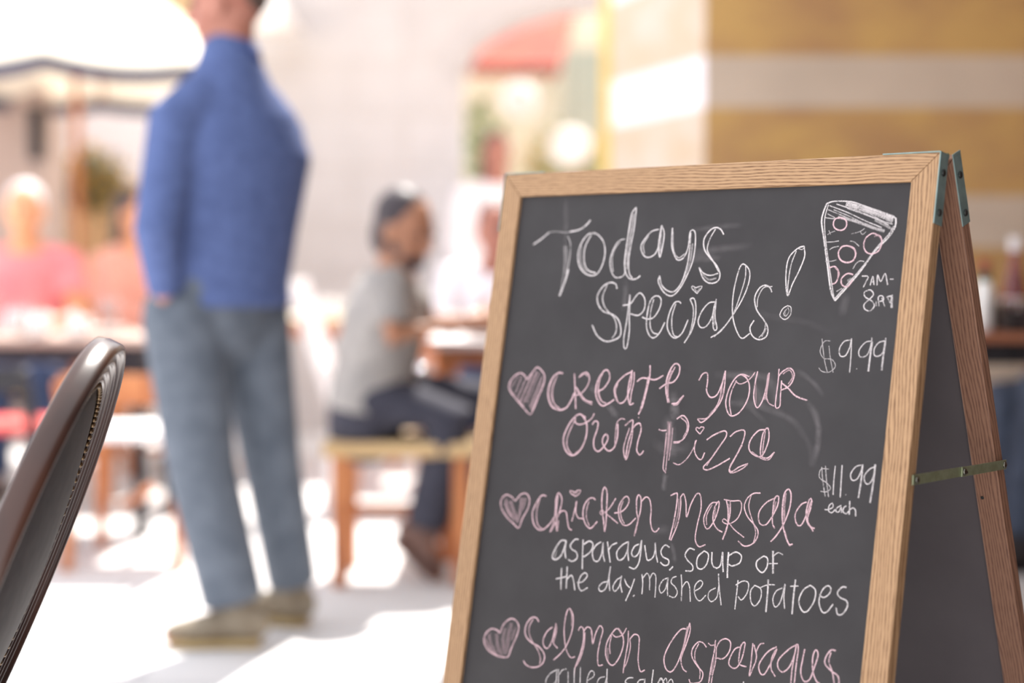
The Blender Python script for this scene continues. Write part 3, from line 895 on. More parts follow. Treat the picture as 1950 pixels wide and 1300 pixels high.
 'salmon_asparagus': ('pink', '''
28 85 895 6335 830 6302 732 6307 645 6382 629 6487 720 6588 866 6636 1005 6641 1097 6611 1135 6490 1197 6337 1218 6205 1154 6129 1055 6119 952 6203 895 6335
24 60 648 6455 756 6568 925 6633 1080 6628
90 22 704 6373 768 6522 883 6619
90 22 839 6351 884 6503 981 6617
90 22 980 6257 968 6417 1036 6593
90 20 1083 6168 1056 6360 1069 6559
70 20 1167 6213 1119 6392
26 90 1551 6082 1502 6039 1419 6049 1341 6157 1348 6284 1460 6365 1598 6399 1708 6480 1714 6577 1638 6653 1511 6685 1413 6664 1368 6622
22 75 1449 6059 1398 6191 1453 6324 1589 6443 1653 6545 1652 6623
24 90 1795 6114 1713 6183 1663 6304 1698 6386 1764 6389 1819 6265 1845 6057 1844 6190 1834 6304 1922 6369
26 60 1846 6061 1870 6144 1842 6317
24 90 1878 6528 1990 6418 2071 6293 2127 6103 2117 5924 2045 5835 2001 5900 1991 6097 2031 6272 2086 6388 2158 6448 2222 6427
22 60 2048 5851 2094 5914 2111 6050
24 90 2230 6090 2258 6038 2310 6061 2330 6195 2308 6365 2250 6554 2246 6665
22 80 2342 6097 2349 6261 2319 6418 2266 6537
24 90 2319 6084 2371 6021 2442 6053 2485 6218 2514 6083 2568 5976 2623 6025 2600 6165 2587 6331 2616 6466 2687 6450
22 60 2437 6068 2478 6171
26 90 2922 6018 2846 5966 2771 6042 2709 6175 2711 6310 2773 6408 2853 6424 2931 6314 2972 6158 2946 6041 2862 5957
22 80 2771 6042 2845 6074 2941 6028 2991 5937
22 70 2771 6069 2758 6194 2783 6298
35 30 2728 6226 2760 6383
24 85 3026 5968 3038 6107 3028 6270 3018 6433 3018 6496
22 70 3061 6063 3084 6167 3059 6346 3021 6433
24 90 3058 6070 3124 5996 3198 6014 3216 6145 3227 6303 3279 6428 3345 6400
26 90 3890 5805 3809 5831 3694 5988 3615 6181 3646 6314 3729 6357 3802 6273 3862 6098 3902 5899 3933 5727
24 85 3933 5727 3951 5823 3915 5993 3863 6166 3905 6283 3968 6315
45 50 3911 5774 3893 5955 3866 6152
24 90 4213 5978 4157 5933 4083 5935 4013 6032 4022 6126 4113 6219 4200 6285 4188 6382 4124 6421 4043 6435 4012 6393
22 75 4097 5949 4057 6051 4072 6158 4151 6253 4166 6366
24 85 4330 5868 4330 5992 4308 6199 4300 6402
24 75 4352 5948 4363 6122 4344 6260 4335 6396
30 40 4340 6072 4321 6291
20 80 4230 5921 4274 5943 4340 5923
24 90 4350 5962 4395 5873 4471 5831 4543 5863 4541 5970 4470 6066 4374 6079
24 90 4703 5890 4613 5932 4551 6076 4573 6139 4657 6147 4722 6033 4747 5840 4700 5864 4684 5986 4697 6091 4798 6109
24 90 4853 5823 4854 5958 4855 6090 4851 6206 4889 6110 4922 5973 4870 5836
22 85 4911 5911 4947 5823 5006 5798
24 90 5177 5811 5092 5865 5024 5942 4966 6058 4996 6147 5050 6151 5113 6032 5184 5837 5132 5937 5133 6068 5200 6150
30 40 5160 5854 5135 5989
24 90 5442 5741 5345 5810 5225 5947 5224 6039 5288 6083 5370 6013 5421 5875 5438 5740 5465 5777 5460 5985 5460 6192
24 80 5423 5888 5412 6045 5416 6200
24 90 5551 5775 5536 5894 5528 6038 5580 6134 5651 6106 5694 5970 5729 5810 5691 5762 5664 5847 5682 5998 5739 6103 5786 6126
24 90 5950 5728 5885 5732 5830 5818 5829 5895 5912 5957 6007 6004 6031 6088
22 80 5888 5757 5874 5862 5930 5967 5972 6099'''),
 'salmon_sides': ('white', '''
20 75 1951 6640 1851 6707 1792 6801 1814 6881 1895 6866 1971 6769
20 75 1950 6634 1970 6853 1968 6978 1880 7008
20 75 1977 6629 2013 6859
20 70 2005 6693 2041 6632 2110 6603
20 75 2141 6628 2172 6830
20 75 2235 6570 2269 6812
20 75 2334 6539 2364 6794
20 75 2472 6686 2560 6622 2561 6568 2507 6561 2467 6653 2481 6746 2564 6765 2610 6722
20 75 2739 6591 2657 6626 2634 6704 2700 6740 2753 6683 2773 6585
22 85 2762 6489 2777 6611 2794 6729
22 85 3184 6525 3110 6541 3067 6599 3147 6625 3171 6674 3091 6702
22 85 3350 6515 3278 6541 3248 6620 3319 6647 3358 6573 3362 6506 3376 6636
24 90 3474 6374 3471 6487 3473 6618
20 80 3585 6598 3577 6481 3623 6459 3655 6572
20 80 3643 6482 3678 6443 3719 6560
20 80 3576 6616 3563 6522 3607 6470 3655 6505 3633 6592 3576 6616
20 80 3720 6604 3714 6495 3754 6440 3788 6481 3803 6588
24 80 4782 6282 4789 6406'''),
 'smudges': ('dust', '''
90 32 1118 347 1169 601 1208 853 1221 1087
100 35 1289 783 1299 998
90 25 3362 1224 3676 1216
100 45 2322 1473 2354 1696 2347 1937
80 40 2870 458 2913 467
140 35 2863 2312 2973 2359
80 30 1867 598 2033 829
100 45 3208 1237 3522 1210 3812 1202
100 40 3203 1201 3613 1105 4258 1048
80 35 3261 845 3779 799 4065 795
60 35 3846 836 4262 773
80 30 3188 1094 3497 1025
120 35 5607 1598 5596 1745 5561 1909
100 30 5266 2047 5423 2125
60 30 4243 617 4278 661
80 15 4189 1753 4565 1916 5109 1986 5495 2122
140 75 3260 2911 3316 3025 3345 3140 3361 3295
180 55 3245 3199 3297 3403 3354 3580 3382 3785
90 70 3317 3945 3341 4059
100 60 2266 3155 2360 3217 2466 3303
80 40 1921 2918 2016 2974 2088 2990
80 30 3335 2594 3559 2622
120 30 1746 2803 1921 2918
50 35 1119 3395 1223 3471
240 20 955 3980 1081 3844
90 65 5212 2911 5331 3023 5416 3200 5436 3366 5423 3549 5387 3704
100 55 3868 2673 4210 2664 4470 2652 4753 2724
90 40 4175 2970 4477 2999 4778 3067 5039 3150 5272 3333
70 35 3349 2608 3788 2653
80 35 4832 2634 4998 2532
70 40 5018 2547 5282 2689 5458 2862
160 50 4480 2730 4555 2884 4663 3019
140 40 4646 2596 4790 2871 4861 3007
160 30 4639 2832 4781 2949
70 30 3944 2952 4179 3002 4446 3048 4727 3234
80 20 5176 3264 5340 3465 5370 3706
140 30 3041 3584 3355 3658 3698 3565
80 70 3330 3945 3316 4031 3320 4188
70 35 3569 4783 3598 4933
120 30 3188 4686 3394 4648 3498 4650
140 25 876 4940 951 5023
70 40 3500 4758 3589 4938 3605 5054
60 30 6120 4806 6206 4781
100 20 5120 4898 5366 4948
80 30 3246 5671 3286 5598'''),
}

def spline(pts, step):
    if len(pts) < 3:
        dense = pts
    else:
        dense = []
        P = [pts[0] * 2 - pts[1]] + pts + [pts[-1] * 2 - pts[-2]]
        for i in range(1, len(P) - 2):
            p0, p1, p2, p3 = P[i - 1:i + 3]
            n = max(2, int((p2 - p1).length / step))
            for k in range(n):
                q = k / n
                dense.append(0.5 * ((2 * p1) + (p2 - p0) * q + (2 * p0 - 5 * p1 + 4 * p2 - p3) * q * q + (3 * p1 - p0 - 3 * p2 + p3) * q ** 3))
        dense.append(pts[-1])
    return dense
def chalk_part(name, mat, text, level):
    V_, F_, UV, S = [], [], [], []
    rnd = random.Random(len(text))
    for li, line in enumerate(text.strip().splitlines()):
        a = [int(q) for q in line.split()]
        wd, st = a[0] * 1e-4 * (0.92 if mat != 'chalk_dust' else 1.25), a[1] / 100
        pts = [Vector((a[i] * 1e-4, a[i + 1] * 1e-4)) for i in range(2, len(a), 2)]
        pts = spline(pts, 0.0016)
        n = len(pts); off = len(V_); run = 0.0
        D = REC - 0.00012 - level * 0.00004 - (li % 7) * 0.000006
        for i, p in enumerate(pts):
            tg = pts[min(i + 1, n - 1)] - pts[max(i - 1, 0)]
            if tg.length < 1e-9: tg = Vector((1, 0))
            tg.normalize(); nr = Vector((-tg.y, tg.x))
            if i: run += (p - pts[i - 1]).length
            k = wd * 0.5 * (1 + 0.18 * (rnd.random() - 0.5))
            e = min(i, n - 1 - i)
            fade = 1.0 if mat != 'chalk_dust' else min(1.0, e / max(1.0, n * 0.28))
            for sgn, vv in ((-1, 0.0), (1, 1.0)):
                c = p + nr * (k * sgn)
                V_.append((c.x, D, -c.y)); UV.append((run, vv)); S.append(st * fade)
            if i:
                q = off + 2 * i
                F_.append((q - 2, q - 1, q + 1, q))
    me = bpy.data.meshes.new(name)
    me.from_pydata(V_, [], F_)
    uvl = me.uv_layers.new(name='UVMap')
    for lp in me.loops: uvl.data[lp.index].uv = UV[lp.vertex_index]
    at = me.attributes.new('strength', 'FLOAT', 'POINT')
    at.data.foreach_set('value', S)
    me.materials.append(M[mat])
    o = bpy.data.objects.new(name, me); COL.objects.link(o); o.parent = panel
    return o
LAB = {'heading': ('chalk_lettering', 'white chalk heading Todays Specials!'),
       'pizza_slice': ('chalk_drawing', 'white chalk outline of a pizza slice'),
       'pepperoni': ('chalk_drawing', 'pink chalk pepperoni rings on the pizza slice'),
       'opening_hours': ('chalk_lettering', 'small chalk hours 7AM- 8pm'),
       'price_nine': ('chalk_lettering', 'chalk price $9.99'),
       'create_your_own_pizza': ('chalk_lettering', 'pink chalk heart and words Create Your Own Pizza'),
       'price_eleven': ('chalk_lettering', 'chalk price $11.99 each'),
       'chicken_marsala': ('chalk_lettering', 'pink chalk heart and words Chicken Marsala'),
       'chicken_sides': ('chalk_lettering', 'white chalk words asparagus, soup of the day, mashed potatoes'),
       'salmon_asparagus': ('chalk_lettering', 'pink chalk heart and words Salmon Asparagus'),
       'salmon_sides': ('chalk_lettering', 'white chalk words grilled salm'),
       'smudges': ('chalk_smudge', 'faint wiped chalk streaks')}
for i, (k, (c, txt)) in enumerate(CHALK.items()):
    nm, lb = LAB[k]
    o = chalk_part(nm, 'chalk_' + c, txt, 1 + i % 3 if c != 'dust' else 0)
    o['label'] = lb
    if k == 'smudges': o['kind'] = 'stuff'

# ------------------------------------------------------------------ foreground carved chair
AX = Vector((-0.0803, 0.9968, 0)).normalized()         # across the back, away from the camera
RE = Vector((0.9968, 0.0803, 0)).normalized()          # the way the outside of the back faces
UPB = (Vector((0, 0, 1)) * math.cos(math.radians(22)) + RE * math.sin(math.radians(22))).normalized()
NB = AX.cross(UPB); NB = NB if NB.dot(RE) > 0 else -NB
TOP = Vector((-0.451, 1.757, 0.908))
fchair = empty('carved_chair', 'dark polished wooden chair with reeded oval back, nearest at the left', 'chair', (TOP.x - 0.30, TOP.y, 0))
FO = Vector((TOP.x - 0.30, TOP.y, 0))
HA, HB = 0.191, 0.283                                  # half width and half height of the oval back
CEN = TOP - UPB * (HB) - FO
def oval(a, ra, rb): return CEN + AX * (ra * math.sin(a)) + UPB * (rb * math.cos(a))
def radial(a): return (AX * (math.sin(a) / HA) + UPB * (math.cos(a) / HB)).normalized()
# section: (r inwards from the outer edge, n towards the rear), bevelled outer edge, three reeds on the rear face
sec = [(0.006, -0.026), (0.001, -0.023), (-0.001, -0.012), (0.0, -0.002)]
for k, (c0, rad_) in enumerate(((0.0, 0.006), (0.018, 0.0048), (0.0315, 0.004), (0.0430, 0.0035))):
    for q in range(1, 8):
        an = math.pi * q / 7
        sec.append((c0 + rad_ - rad_ * math.cos(an), (0.0 if k == 0 else -0.002 - 0.0012 * k) + rad_ * 1.15 * math.sin(an)))
sec += [(0.052, -0.009), (0.052, -0.020), (0.046, -0.026)]
b = MB(); rr = []
for i in range(96):
    a = 2 * math.pi * i / 96
    o_ = oval(a, HA, HB); rd = radial(a)
    rr.append([o_ - rd * r + NB * n for r, n in sec])
b.rings(rr, closed=True)
b.build('back_frame', M['mahogany'], fchair, smooth=True)
# padded panel, slightly domed to the rear
b = MB(); rr = []
for j in range(1, 9):
    f_ = j / 8
    rr.append([oval(2 * math.pi * i / 64, (HA - 0.049) * f_, (HB - 0.049) * f_) + NB * (-0.008 + 0.020 * (1 - f_ * f_)) for i in range(64)])
for j in range(8, 0, -1):
    f_ = j / 8
    rr.append([oval(2 * math.pi * i / 64, (HA - 0.049) * f_, (HB - 0.049) * f_) - NB * (0.018 + 0.012 * (1 - f_ * f_)) for i in range(64)])
b.rings(rr)
pad = b.build('back_panel', M['leather'], fchair, smooth=True)
pad['label'] = 'dark leather back panel'
b = MB()
for i in range(120):
    a = 2 * math.pi * i / 120
    b.ell(oval(a, HA - 0.0545, HB - 0.0545) - NB * 0.005, (0.0038, 0.0038, 0.0038), seg=8, ringsn=5)
b.build('nailhead_trim', M['nail'], pad, smooth=True)
# seat, legs, rear posts
SZ = 0.47
sc = Vector((TOP.x, TOP.y, 0)) - FO - RE * 0.46
b = MB(); rr = []
for z, k in ((0.40, 0.96), (0.41, 1.0), (0.445, 1.0), (0.465, 0.95), (0.474, 0.80), (0.478, 0.4)):
    ring = []
    for i in range(40):
        a = 2 * math.pi * i / 40
        cx, cy = math.cos(a), math.sin(a)
        sq = (abs(cx) ** 4 + abs(cy) ** 4) ** 0.25
        ring.append(sc + RE * (0.235 * k * cx / sq) + AX * (0.245 * k * cy / sq) + Vector((0, 0, z)))
    rr.append(ring)
b.rings(rr)
b.build('seat', M['leather'], fchair, smooth=True)
b = MB(); rr = []
for z, k in ((0.36, 0.98), (0.41, 1.0)):
    rr.append([sc + RE * (0.245 * k * x) + AX * (0.255 * k * y) + Vector((0, 0, z)) for x, y in ((-1, -1), (1, -1), (1, 1), (-1, 1))])
b.rings(rr).build('seat_rail', M['mahogany'], fchair, bevel=0.006)
for y in (-0.215, 0.215):
    fp = sc - RE * 0.205 + AX * y
    MB().etube([fp + Vector((0, 0, z)) for z in (0.0, 0.02, 0.2, 0.34, 0.38)], [0.012, 0.014, 0.02, 0.026, 0.026], rnd=(False, False)).build('leg', M['mahogany'], fchair, smooth=True)
    rp_ = sc + RE * 0.215 + AX * y
    MB().etube([rp_ + RE * 0.06 + Vector((0, 0, 0)), rp_ + RE * 0.02 + Vector((0, 0, 0.2)), rp_ + Vector((0, 0, 0.40))], [0.014, 0.018, 0.024], rnd=(False, False)).build('leg', M['mahogany'], fchair, smooth=True)
    s_ = 1 if y > 0 else -1
    a = math.radians(113) * s_
    MB().etube([rp_ + Vector((0, 0, 0.36)), rp_.lerp(oval(a, HA - 0.016, HB - 0.016), 0.5) + Vector((0, 0, 0.19)), oval(a, HA - 0.016, HB - 0.016) - NB * 0.012], [0.020, 0.016, 0.011], rnd=(False, True)).build('back_post', M['mahogany'], fchair, smooth=True)

# ------------------------------------------------------------------ people
def frame_rot(fwd, up=Vector((0, 0, 1))):
    f_ = Vector(fwd).normalized(); l_ = up.cross(f_).normalized(); u_ = f_.cross(l_)
    return Matrix((f_, l_, u_)).transposed()         # columns: forward, left, up

def hand_prims(b, wrist, dirv, side, k=1.0, curl=0.5):
    """palm and five separate bent fingers; dirv = along the hand, side = towards the thumb"""
    wr, d = Vector(wrist), Vector(dirv).normalized()
    s = Vector(side); s = (s - d * s.dot(d)).normalized()
    n = d.cross(s)
    b.etube([wr, wr + d * 0.045 * k, wr + d * 0.085 * k], [(0.028 * k, 0.020 * k), (0.038 * k, 0.016 * k), (0.040 * k, 0.013 * k)], side=s)
    for i, ln in enumerate((0.070, 0.078, 0.072, 0.056)):
        p = wr + d * 0.085 * k + s * ((0.030 - 0.020 * i) * k)
        q = [p]
        for j, fr_ in enumerate((0.45, 0.32, 0.23)):
            an = curl * (j + 1) * (0.8 + 0.1 * i)
            q.append(q[-1] + (d * math.cos(an) + n * math.sin(an)) * ln * fr_ * k)
        b.etube(q, [0.0088 * k, 0.0085 * k, 0.0080 * k, 0.0068 * k], seg=8)
    p = wr + d * 0.025 * k + s * 0.026 * k
    b.etube([p, p + (s * 0.7 + d * 0.7) * 0.035 * k, p + (s * 0.6 + d * 0.9 + n * 0.3) * 0.062 * k], [0.0115 * k, 0.0105 * k, 0.008 * k], seg=8)

def make_person(name, label, base, J, mats, vox=0.011, hat=None, beard=None, sleeve_to=1.0, collar=False, long_hair=False, cropped=False):
    """J: world joints. The body is one surface; clothes, hair and eyes are its children."""
    base = Vector(base)
    J = {k: (Vector(v) - base if k not in ('face', 'fwd') else Vector(v).normalized()) for k, v in J.items()}
    root = empty(name, label, 'person', base)
    F = J['fwd']; Lf = Vector((0, 0, 1)).cross(F).normalized(); U = Vector((0, 0, 1))
    H = J['head']; fd = J['face']; R = frame_rot(fd)
    hl = R @ Vector((0, 1, 0)); hu = R @ Vector((0, 0, 1))
    b = MB()
    b.ell(H + hu * 0.025 - fd * 0.008, (0.096, 0.076, 0.098), R)
    b.ell(H - hu * 0.045 + fd * 0.022, (0.070, 0.060, 0.070), R)
    b.ell(H - hu * 0.088 + fd * 0.052, (0.028, 0.030, 0.022), R)
    b.etube([H + hu * 0.018 + fd * 0.082, H - hu * 0.012 + fd * 0.100, H - hu * 0.030 + fd * 0.104], [0.010, 0.013, 0.015], seg=10)
    b.ell(H - hu * 0.058 + fd * 0.082, (0.012, 0.022, 0.010), R)
    b.ell(H + hu * 0.024 + fd * 0.076, (0.016, 0.052, 0.012), R)
    for s in (-1, 1):
        b.ell(H - hu * 0.012 - fd * 0.008 + hl * (0.078 * s), (0.020, 0.009, 0.032), R)
    b.etube([J['neck'] - U * 0.05, J['neck'], H - hu * 0.05 - fd * 0.015], [0.062, 0.056, 0.055])
    b.etube([J['hip'], J['hip'].lerp(J['neck'], 0.35), J['hip'].lerp(J['neck'], 0.75), J['neck'] - U * 0.05],
            [(0.145, 0.105), (0.135, 0.10), (0.165, 0.11), (0.10, 0.075)], side=Lf)
    for s in 'LR':
        sg = 1 if s == 'L' else -1
        b.etube([J['sh' + s], J['el' + s], J['wr' + s]], [0.048, 0.038, 0.027])
        dv = J.get('hd' + s); dv = (dv - J['wr' + s]) if dv is not None else (J['wr' + s] - J['el' + s])
        hand_prims(b, J['wr' + s], dv, F * 0.6 - Lf * sg * 0.5 + U * 0.5, 1.0, 0.45)
        b.etube([J['hp' + s], J['kn' + s], J['an' + s]], [0.08, 0.055, 0.038])
        b.etube([J['an' + s] - U * 0.02, J['to' + s]], [0.035, 0.028])
    body = b.build('body', mats['skin'], root, remesh=vox * 0.8, soften=3)
    # top
    b = MB()
    lean = J['neck'] - J['hip']
    hem = J['hip'] - lean.normalized() * 0.03
    T = J.get('torso')
    if T:
        T = [(Vector(c) - base, r) for c, r in mats['torso']]
        b.etube([c for c, r in T], [r for c, r in T], side=Lf, seg=24, rnd=(False, True))
    else:
        b.etube([hem, J['hip'] + lean * 0.25, J['hip'] + lean * 0.62, J['hip'] + lean * 0.84, J['neck'] - U * 0.025],
                [(0.178, 0.135), (0.168, 0.132), (0.198, 0.135), (0.18, 0.115), (0.088, 0.080)], side=Lf, seg=24, rnd=(False, False))
    for s in 'LR':
        e, wv = J['el' + s], J['wr' + s]
        end = e.lerp(wv, 0.93) if sleeve_to >= 1 else J['sh' + s].lerp(e, sleeve_to)
        pts = [J['neck'].lerp(J['sh' + s], 0.55) - U * 0.03, J['sh' + s], e, end] if sleeve_to >= 1 else [J['neck'].lerp(J['sh' + s], 0.55) - U * 0.03, J['sh' + s], end]
        rad = [0.075, 0.072, 0.058, 0.044] if sleeve_to >= 1 else [0.075, 0.068, 0.062]
        b.etube(pts, rad, rnd=(True, False))
    b.build(mats.get('top_name', 'shirt'), mats['top'], root, remesh=vox, soften=5)
    if collar:
        b = MB(); n_ = J['neck']
        b.etube([n_ - U * 0.055, n_ + U * 0.005, n_ + U * 0.028 - F * 0.004], [(0.088, 0.085), (0.074, 0.072), (0.070, 0.068)], side=Lf, seg=24, rnd=(False, False))
        b.build('collar', M['collar_blue'], root, smooth=True)
    # trousers
    b = MB()
    b.etube([J['hip'] + lean.normalized() * 0.06, J['hip'], J['hip'] - lean.normalized() * 0.08], [(0.165, 0.122), (0.175, 0.132), (0.165, 0.122)], side=Lf, seg=24)
    LR_ = mats.get('leg_r', {'L': (0.10, 0.082, 0.068), 'R': (0.10, 0.082, 0.068)})
    for s in 'LR':
        r = LR_[s]
        kn, an = J['kn' + s], J['an' + s]
        b.etube([J['hp' + s], kn, an + (kn - an).normalized() * 0.02], [r[0], r[1], r[2]], rnd=(True, False))
    b.build('trousers', mats['legs'], root, remesh=vox, soften=5)
    # shoes
    for s in 'LR':
        an, to = J['an' + s], J['to' + s]
        d = (to - an); d.z = 0; d = d.normalized() if d.length > 1e-4 else F
        ax = (to - (an - d * 0.05)); pitch = J.get('pitch' + s, None)
        heel = J.get('he' + s)
        if heel is None: heel = Vector((an.x, an.y, to.z)) - d * 0.055
        side = U.cross((to - heel).normalized()).normalized()
        up = (to - heel).normalized().cross(side)
        up = up if up.z > 0 else -up
        b = MB()
        b.etube([heel + up * 0.028, heel.lerp(to, 0.35) + up * 0.030, heel.lerp(to, 0.7) + up * 0.018, to + up * 0.008], [(0.036, 0.040), (0.040, 0.042), (0.048, 0.032), (0.038, 0.022)], side=side, seg=18)
        b.etube([heel.lerp(to, 0.12) + up * 0.03, an + up * 0.02], [0.042, 0.046])
        sh = b.build('shoe', mats['shoe'], root, remesh=0.009, soften=3)
        b = MB()
        b.etube([heel - up * 0.022, heel.lerp(to, 0.4) - up * 0.022, heel.lerp(to, 0.75) - up * 0.022, to - up * 0.020], [(0.040, 0.012), (0.040, 0.012), (0.050, 0.012), (0.036, 0.011)], side=side, seg=18)
        b.build('sole', mats['sole'], sh, smooth=True)
    # hair and eyes
    if mats.get('hair'):
        b = MB()
        if cropped:
            b.ell(H + hu * 0.064 - fd * 0.022, (0.090, 0.079, 0.075), R, 20, 14)
            b.ell(H + hu * 0.030 - fd * 0.075, (0.036, 0.060, 0.060), R)
        else:
            b.ell(H + hu * 0.045 - fd * 0.026, (0.092, 0.083, 0.092), R, 20, 14)
            b.ell(H - hu * 0.02 - fd * 0.055, (0.058, 0.076, 0.085), R)
        if long_hair:
            b.etube([H - fd * 0.05, H - fd * 0.07 - hu * 0.12, H - fd * 0.08 - hu * 0.24], [(0.08, 0.05), (0.09, 0.045), (0.07, 0.03)], side=hl)
        b.build('hair', mats['hair'], root, remesh=0.010, soften=4)
    if beard:
        b = MB()
        b.ell(H - hu * 0.080 + fd * 0.045, (0.048, 0.050, 0.036), R)
        b.ell(H - hu * 0.055 + fd * 0.010, (0.050, 0.068, 0.040), R)
        b.build('beard', beard, root, remesh=0.009, soften=3)
    if hat:
        b = MB()
        b.ell(H + hu * 0.062 - fd * 0.012, (0.108, 0.092, 0.078), R, 20, 12)
        b.etube([H + hu * 0.045 + fd * 0.06, H + hu * 0.035 + fd * 0.17], [(0.085, 0.012), (0.062, 0.008)], side=hl)
        b.build('cap', hat, root, remesh=0.009, soften=3)
    for s in (-1, 1):
        MB().ell(H + hu * 0.008 + fd * 0.083 + hl * (0.031 * s), (0.009, 0.012, 0.008), R, 12, 8).build('eye', M['hair_dark'], root, smooth=True)
    return root

def seated(x, y, ang, seat=0.45, lean=0.10, k=1.0, reach=0.36, arm_z=0.30):
    """joints of a person sitting at (x, y), facing the compass angle ang (degrees, 0 = +x)"""
    a = math.radians(ang); F = Vector((math.cos(a), math.sin(a), 0)); L = Vector((-F.y, F.x, 0)); Z = Vector((0, 0, 1)); B = Vector((x, y, 0))
    P = lambda f_, l_, u_: B + F * f_ + L * l_ + Z * u_
    S = seat
    J = {'fwd': F, 'face': F, 'hip': P(0, 0, S + 0.11), 'neck': P(lean, 0, S + 0.11 + 0.52 * k), 'head': P(lean + 0.04, 0, S + 0.11 + 0.66 * k)}
    for s, g in (('L', 1), ('R', -1)):
        J['sh' + s] = P(lean * 0.9, 0.175 * g, S + 0.11 + 0.45 * k)
        J['el' + s] = P(lean + 0.10, 0.22 * g, S + 0.11 + 0.20 * k)
        J['wr' + s] = P(reach, 0.14 * g, S + arm_z)
        J['hp' + s] = P(0.02, 0.085 * g, S + 0.10)
        J['kn' + s] = P(0.42, 0.10 * g, S + 0.08)
        J['an' + s] = P(0.40, 0.10 * g, 0.10)
        J['to' + s] = P(0.57, 0.12 * g, 0.034)
    return J

# the standing man in the blue fleece
Fm = Vector((-0.77, 0.64, 0)); Lm = Vector((-0.64, -0.77, 0))
man_mats = dict(skin=M['skin'], hair=M['hair_grey'], top=M['blue_fleece'], top_name='fleece_jacket', legs=M['grey_denim'], shoe=M['shoe_tan'], sole=M['sole'],
                leg_r={'L': (0.108, 0.089, 0.082), 'R': (0.104, 0.079, 0.070)},
                torso=[((-0.735, 4.02, 0.885), (0.178, 0.128)), ((-0.735, 4.02, 0.95), (0.172, 0.125)), ((-0.730, 4.02, 1.10), (0.195, 0.138)), ((-0.714, 4.02, 1.28), (0.222, 0.150)),
                       ((-0.724, 4.01, 1.37), (0.188, 0.132)), ((-0.730, 4.00, 1.455), (0.120, 0.102)), ((-0.728, 4.00, 1.525), (0.082, 0.080))])
JM = {'fwd': Fm, 'face': (-0.97, 0.22, 0.0), 'head': (-0.732, 4.0, 1.662), 'neck': (-0.722, 4.0, 1.535), 'hip': (-0.755, 4.02, 0.93), 'torso': (0, 0, 0),
      'shL': (-0.842, 3.875, 1.355), 'elL': (-0.875, 3.80, 1.075), 'wrL': (-0.872, 3.87, 0.915), 'hdL': (-0.862, 3.91, 0.80),
      'shR': (-0.625, 4.14, 1.345), 'elR': (-0.68, 4.31, 1.13), 'wrR': (-0.83, 4.33, 1.03), 'hdR': (-0.93, 4.29, 1.06),
      'hpL': (-0.842, 3.94, 0.86), 'knL': (-0.802, 3.95, 0.47), 'anL': (-0.722, 3.97, 0.10), 'toL': (-0.885, 3.965, 0.034), 'heL': (-0.665, 3.96, 0.034),
      'hpR': (-0.695, 4.09, 0.86), 'knR': (-0.650, 4.13, 0.47), 'anR': (-0.602, 4.20, 0.10), 'toR': (-0.78, 4.25, 0.034), 'heR': (-0.572, 4.19, 0.034)}
make_person('person', 'person standing in a blue fleece jacket and grey trousers, seen from behind, hand in pocket', (-0.73, 4.03, 0), JM, man_mats, vox=0.009, collar=True, cropped=True)

# seated man in a cap, in front of the banded corner
JS = seated(-0.45, 4.85, 5, seat=0.47, lean=0.20, reach=0.42, arm_z=0.30)
JS['face'] = Vector((0.8, -0.5, -0.25)); JS['fwd'] = Vector((1, 0.08, 0))
JS['hip'] = (-0.45, 4.85, 0.56); JS['neck'] = (-0.37, 4.85, 0.985); JS['head'] = (-0.335, 4.84, 1.10)
JS['shL'] = (-0.38, 5.02, 0.92); JS['shR'] = (-0.38, 4.68, 0.92); JS['elL'] = (-0.26, 5.06, 0.80); JS['elR'] = (-0.36, 4.64, 0.78)
JS['wrL'] = (-0.10, 4.98, 0.80); JS['wrR'] = (-0.13, 4.72, 0.82)
JS['anR'] = (-0.27, 4.76, 0.16); JS['heR'] = (-0.345, 4.76, 0.145); JS['toR'] = (-0.235, 4.76, 0.034)
JS['knR'] = (-0.19, 4.74, 0.52); JS['anL'] = (-0.08, 4.95, 0.10)
make_person('person', 'bearded person in a grey shirt sitting on a pale wooden bench, heel raised', (-0.40, 4.85, 0), JS,
            dict(skin=M['skin_tan'], hair=M['hair_dark'], top=M['grey_shirt'], legs=M['dark_denim'], shoe=M['shoe_brown'], sole=M['shoe_brown']), beard=M['hair_dark'], sleeve_to=0.75)
# person in white across the table, half hidden by the chalkboard
make_person('person', 'person in a white shirt with dark hair half hidden by the left chalkboard edge', (-0.06, 6.40, 0), seated(-0.06, 6.40, 268, lean=0.10, k=0.86),
            dict(skin=M['skin'], hair=M['hair_dark'], top=M['white_top'], legs=M['blue_denim'], shoe=M['shoe_brown'], sole=M['sole']), vox=0.013)
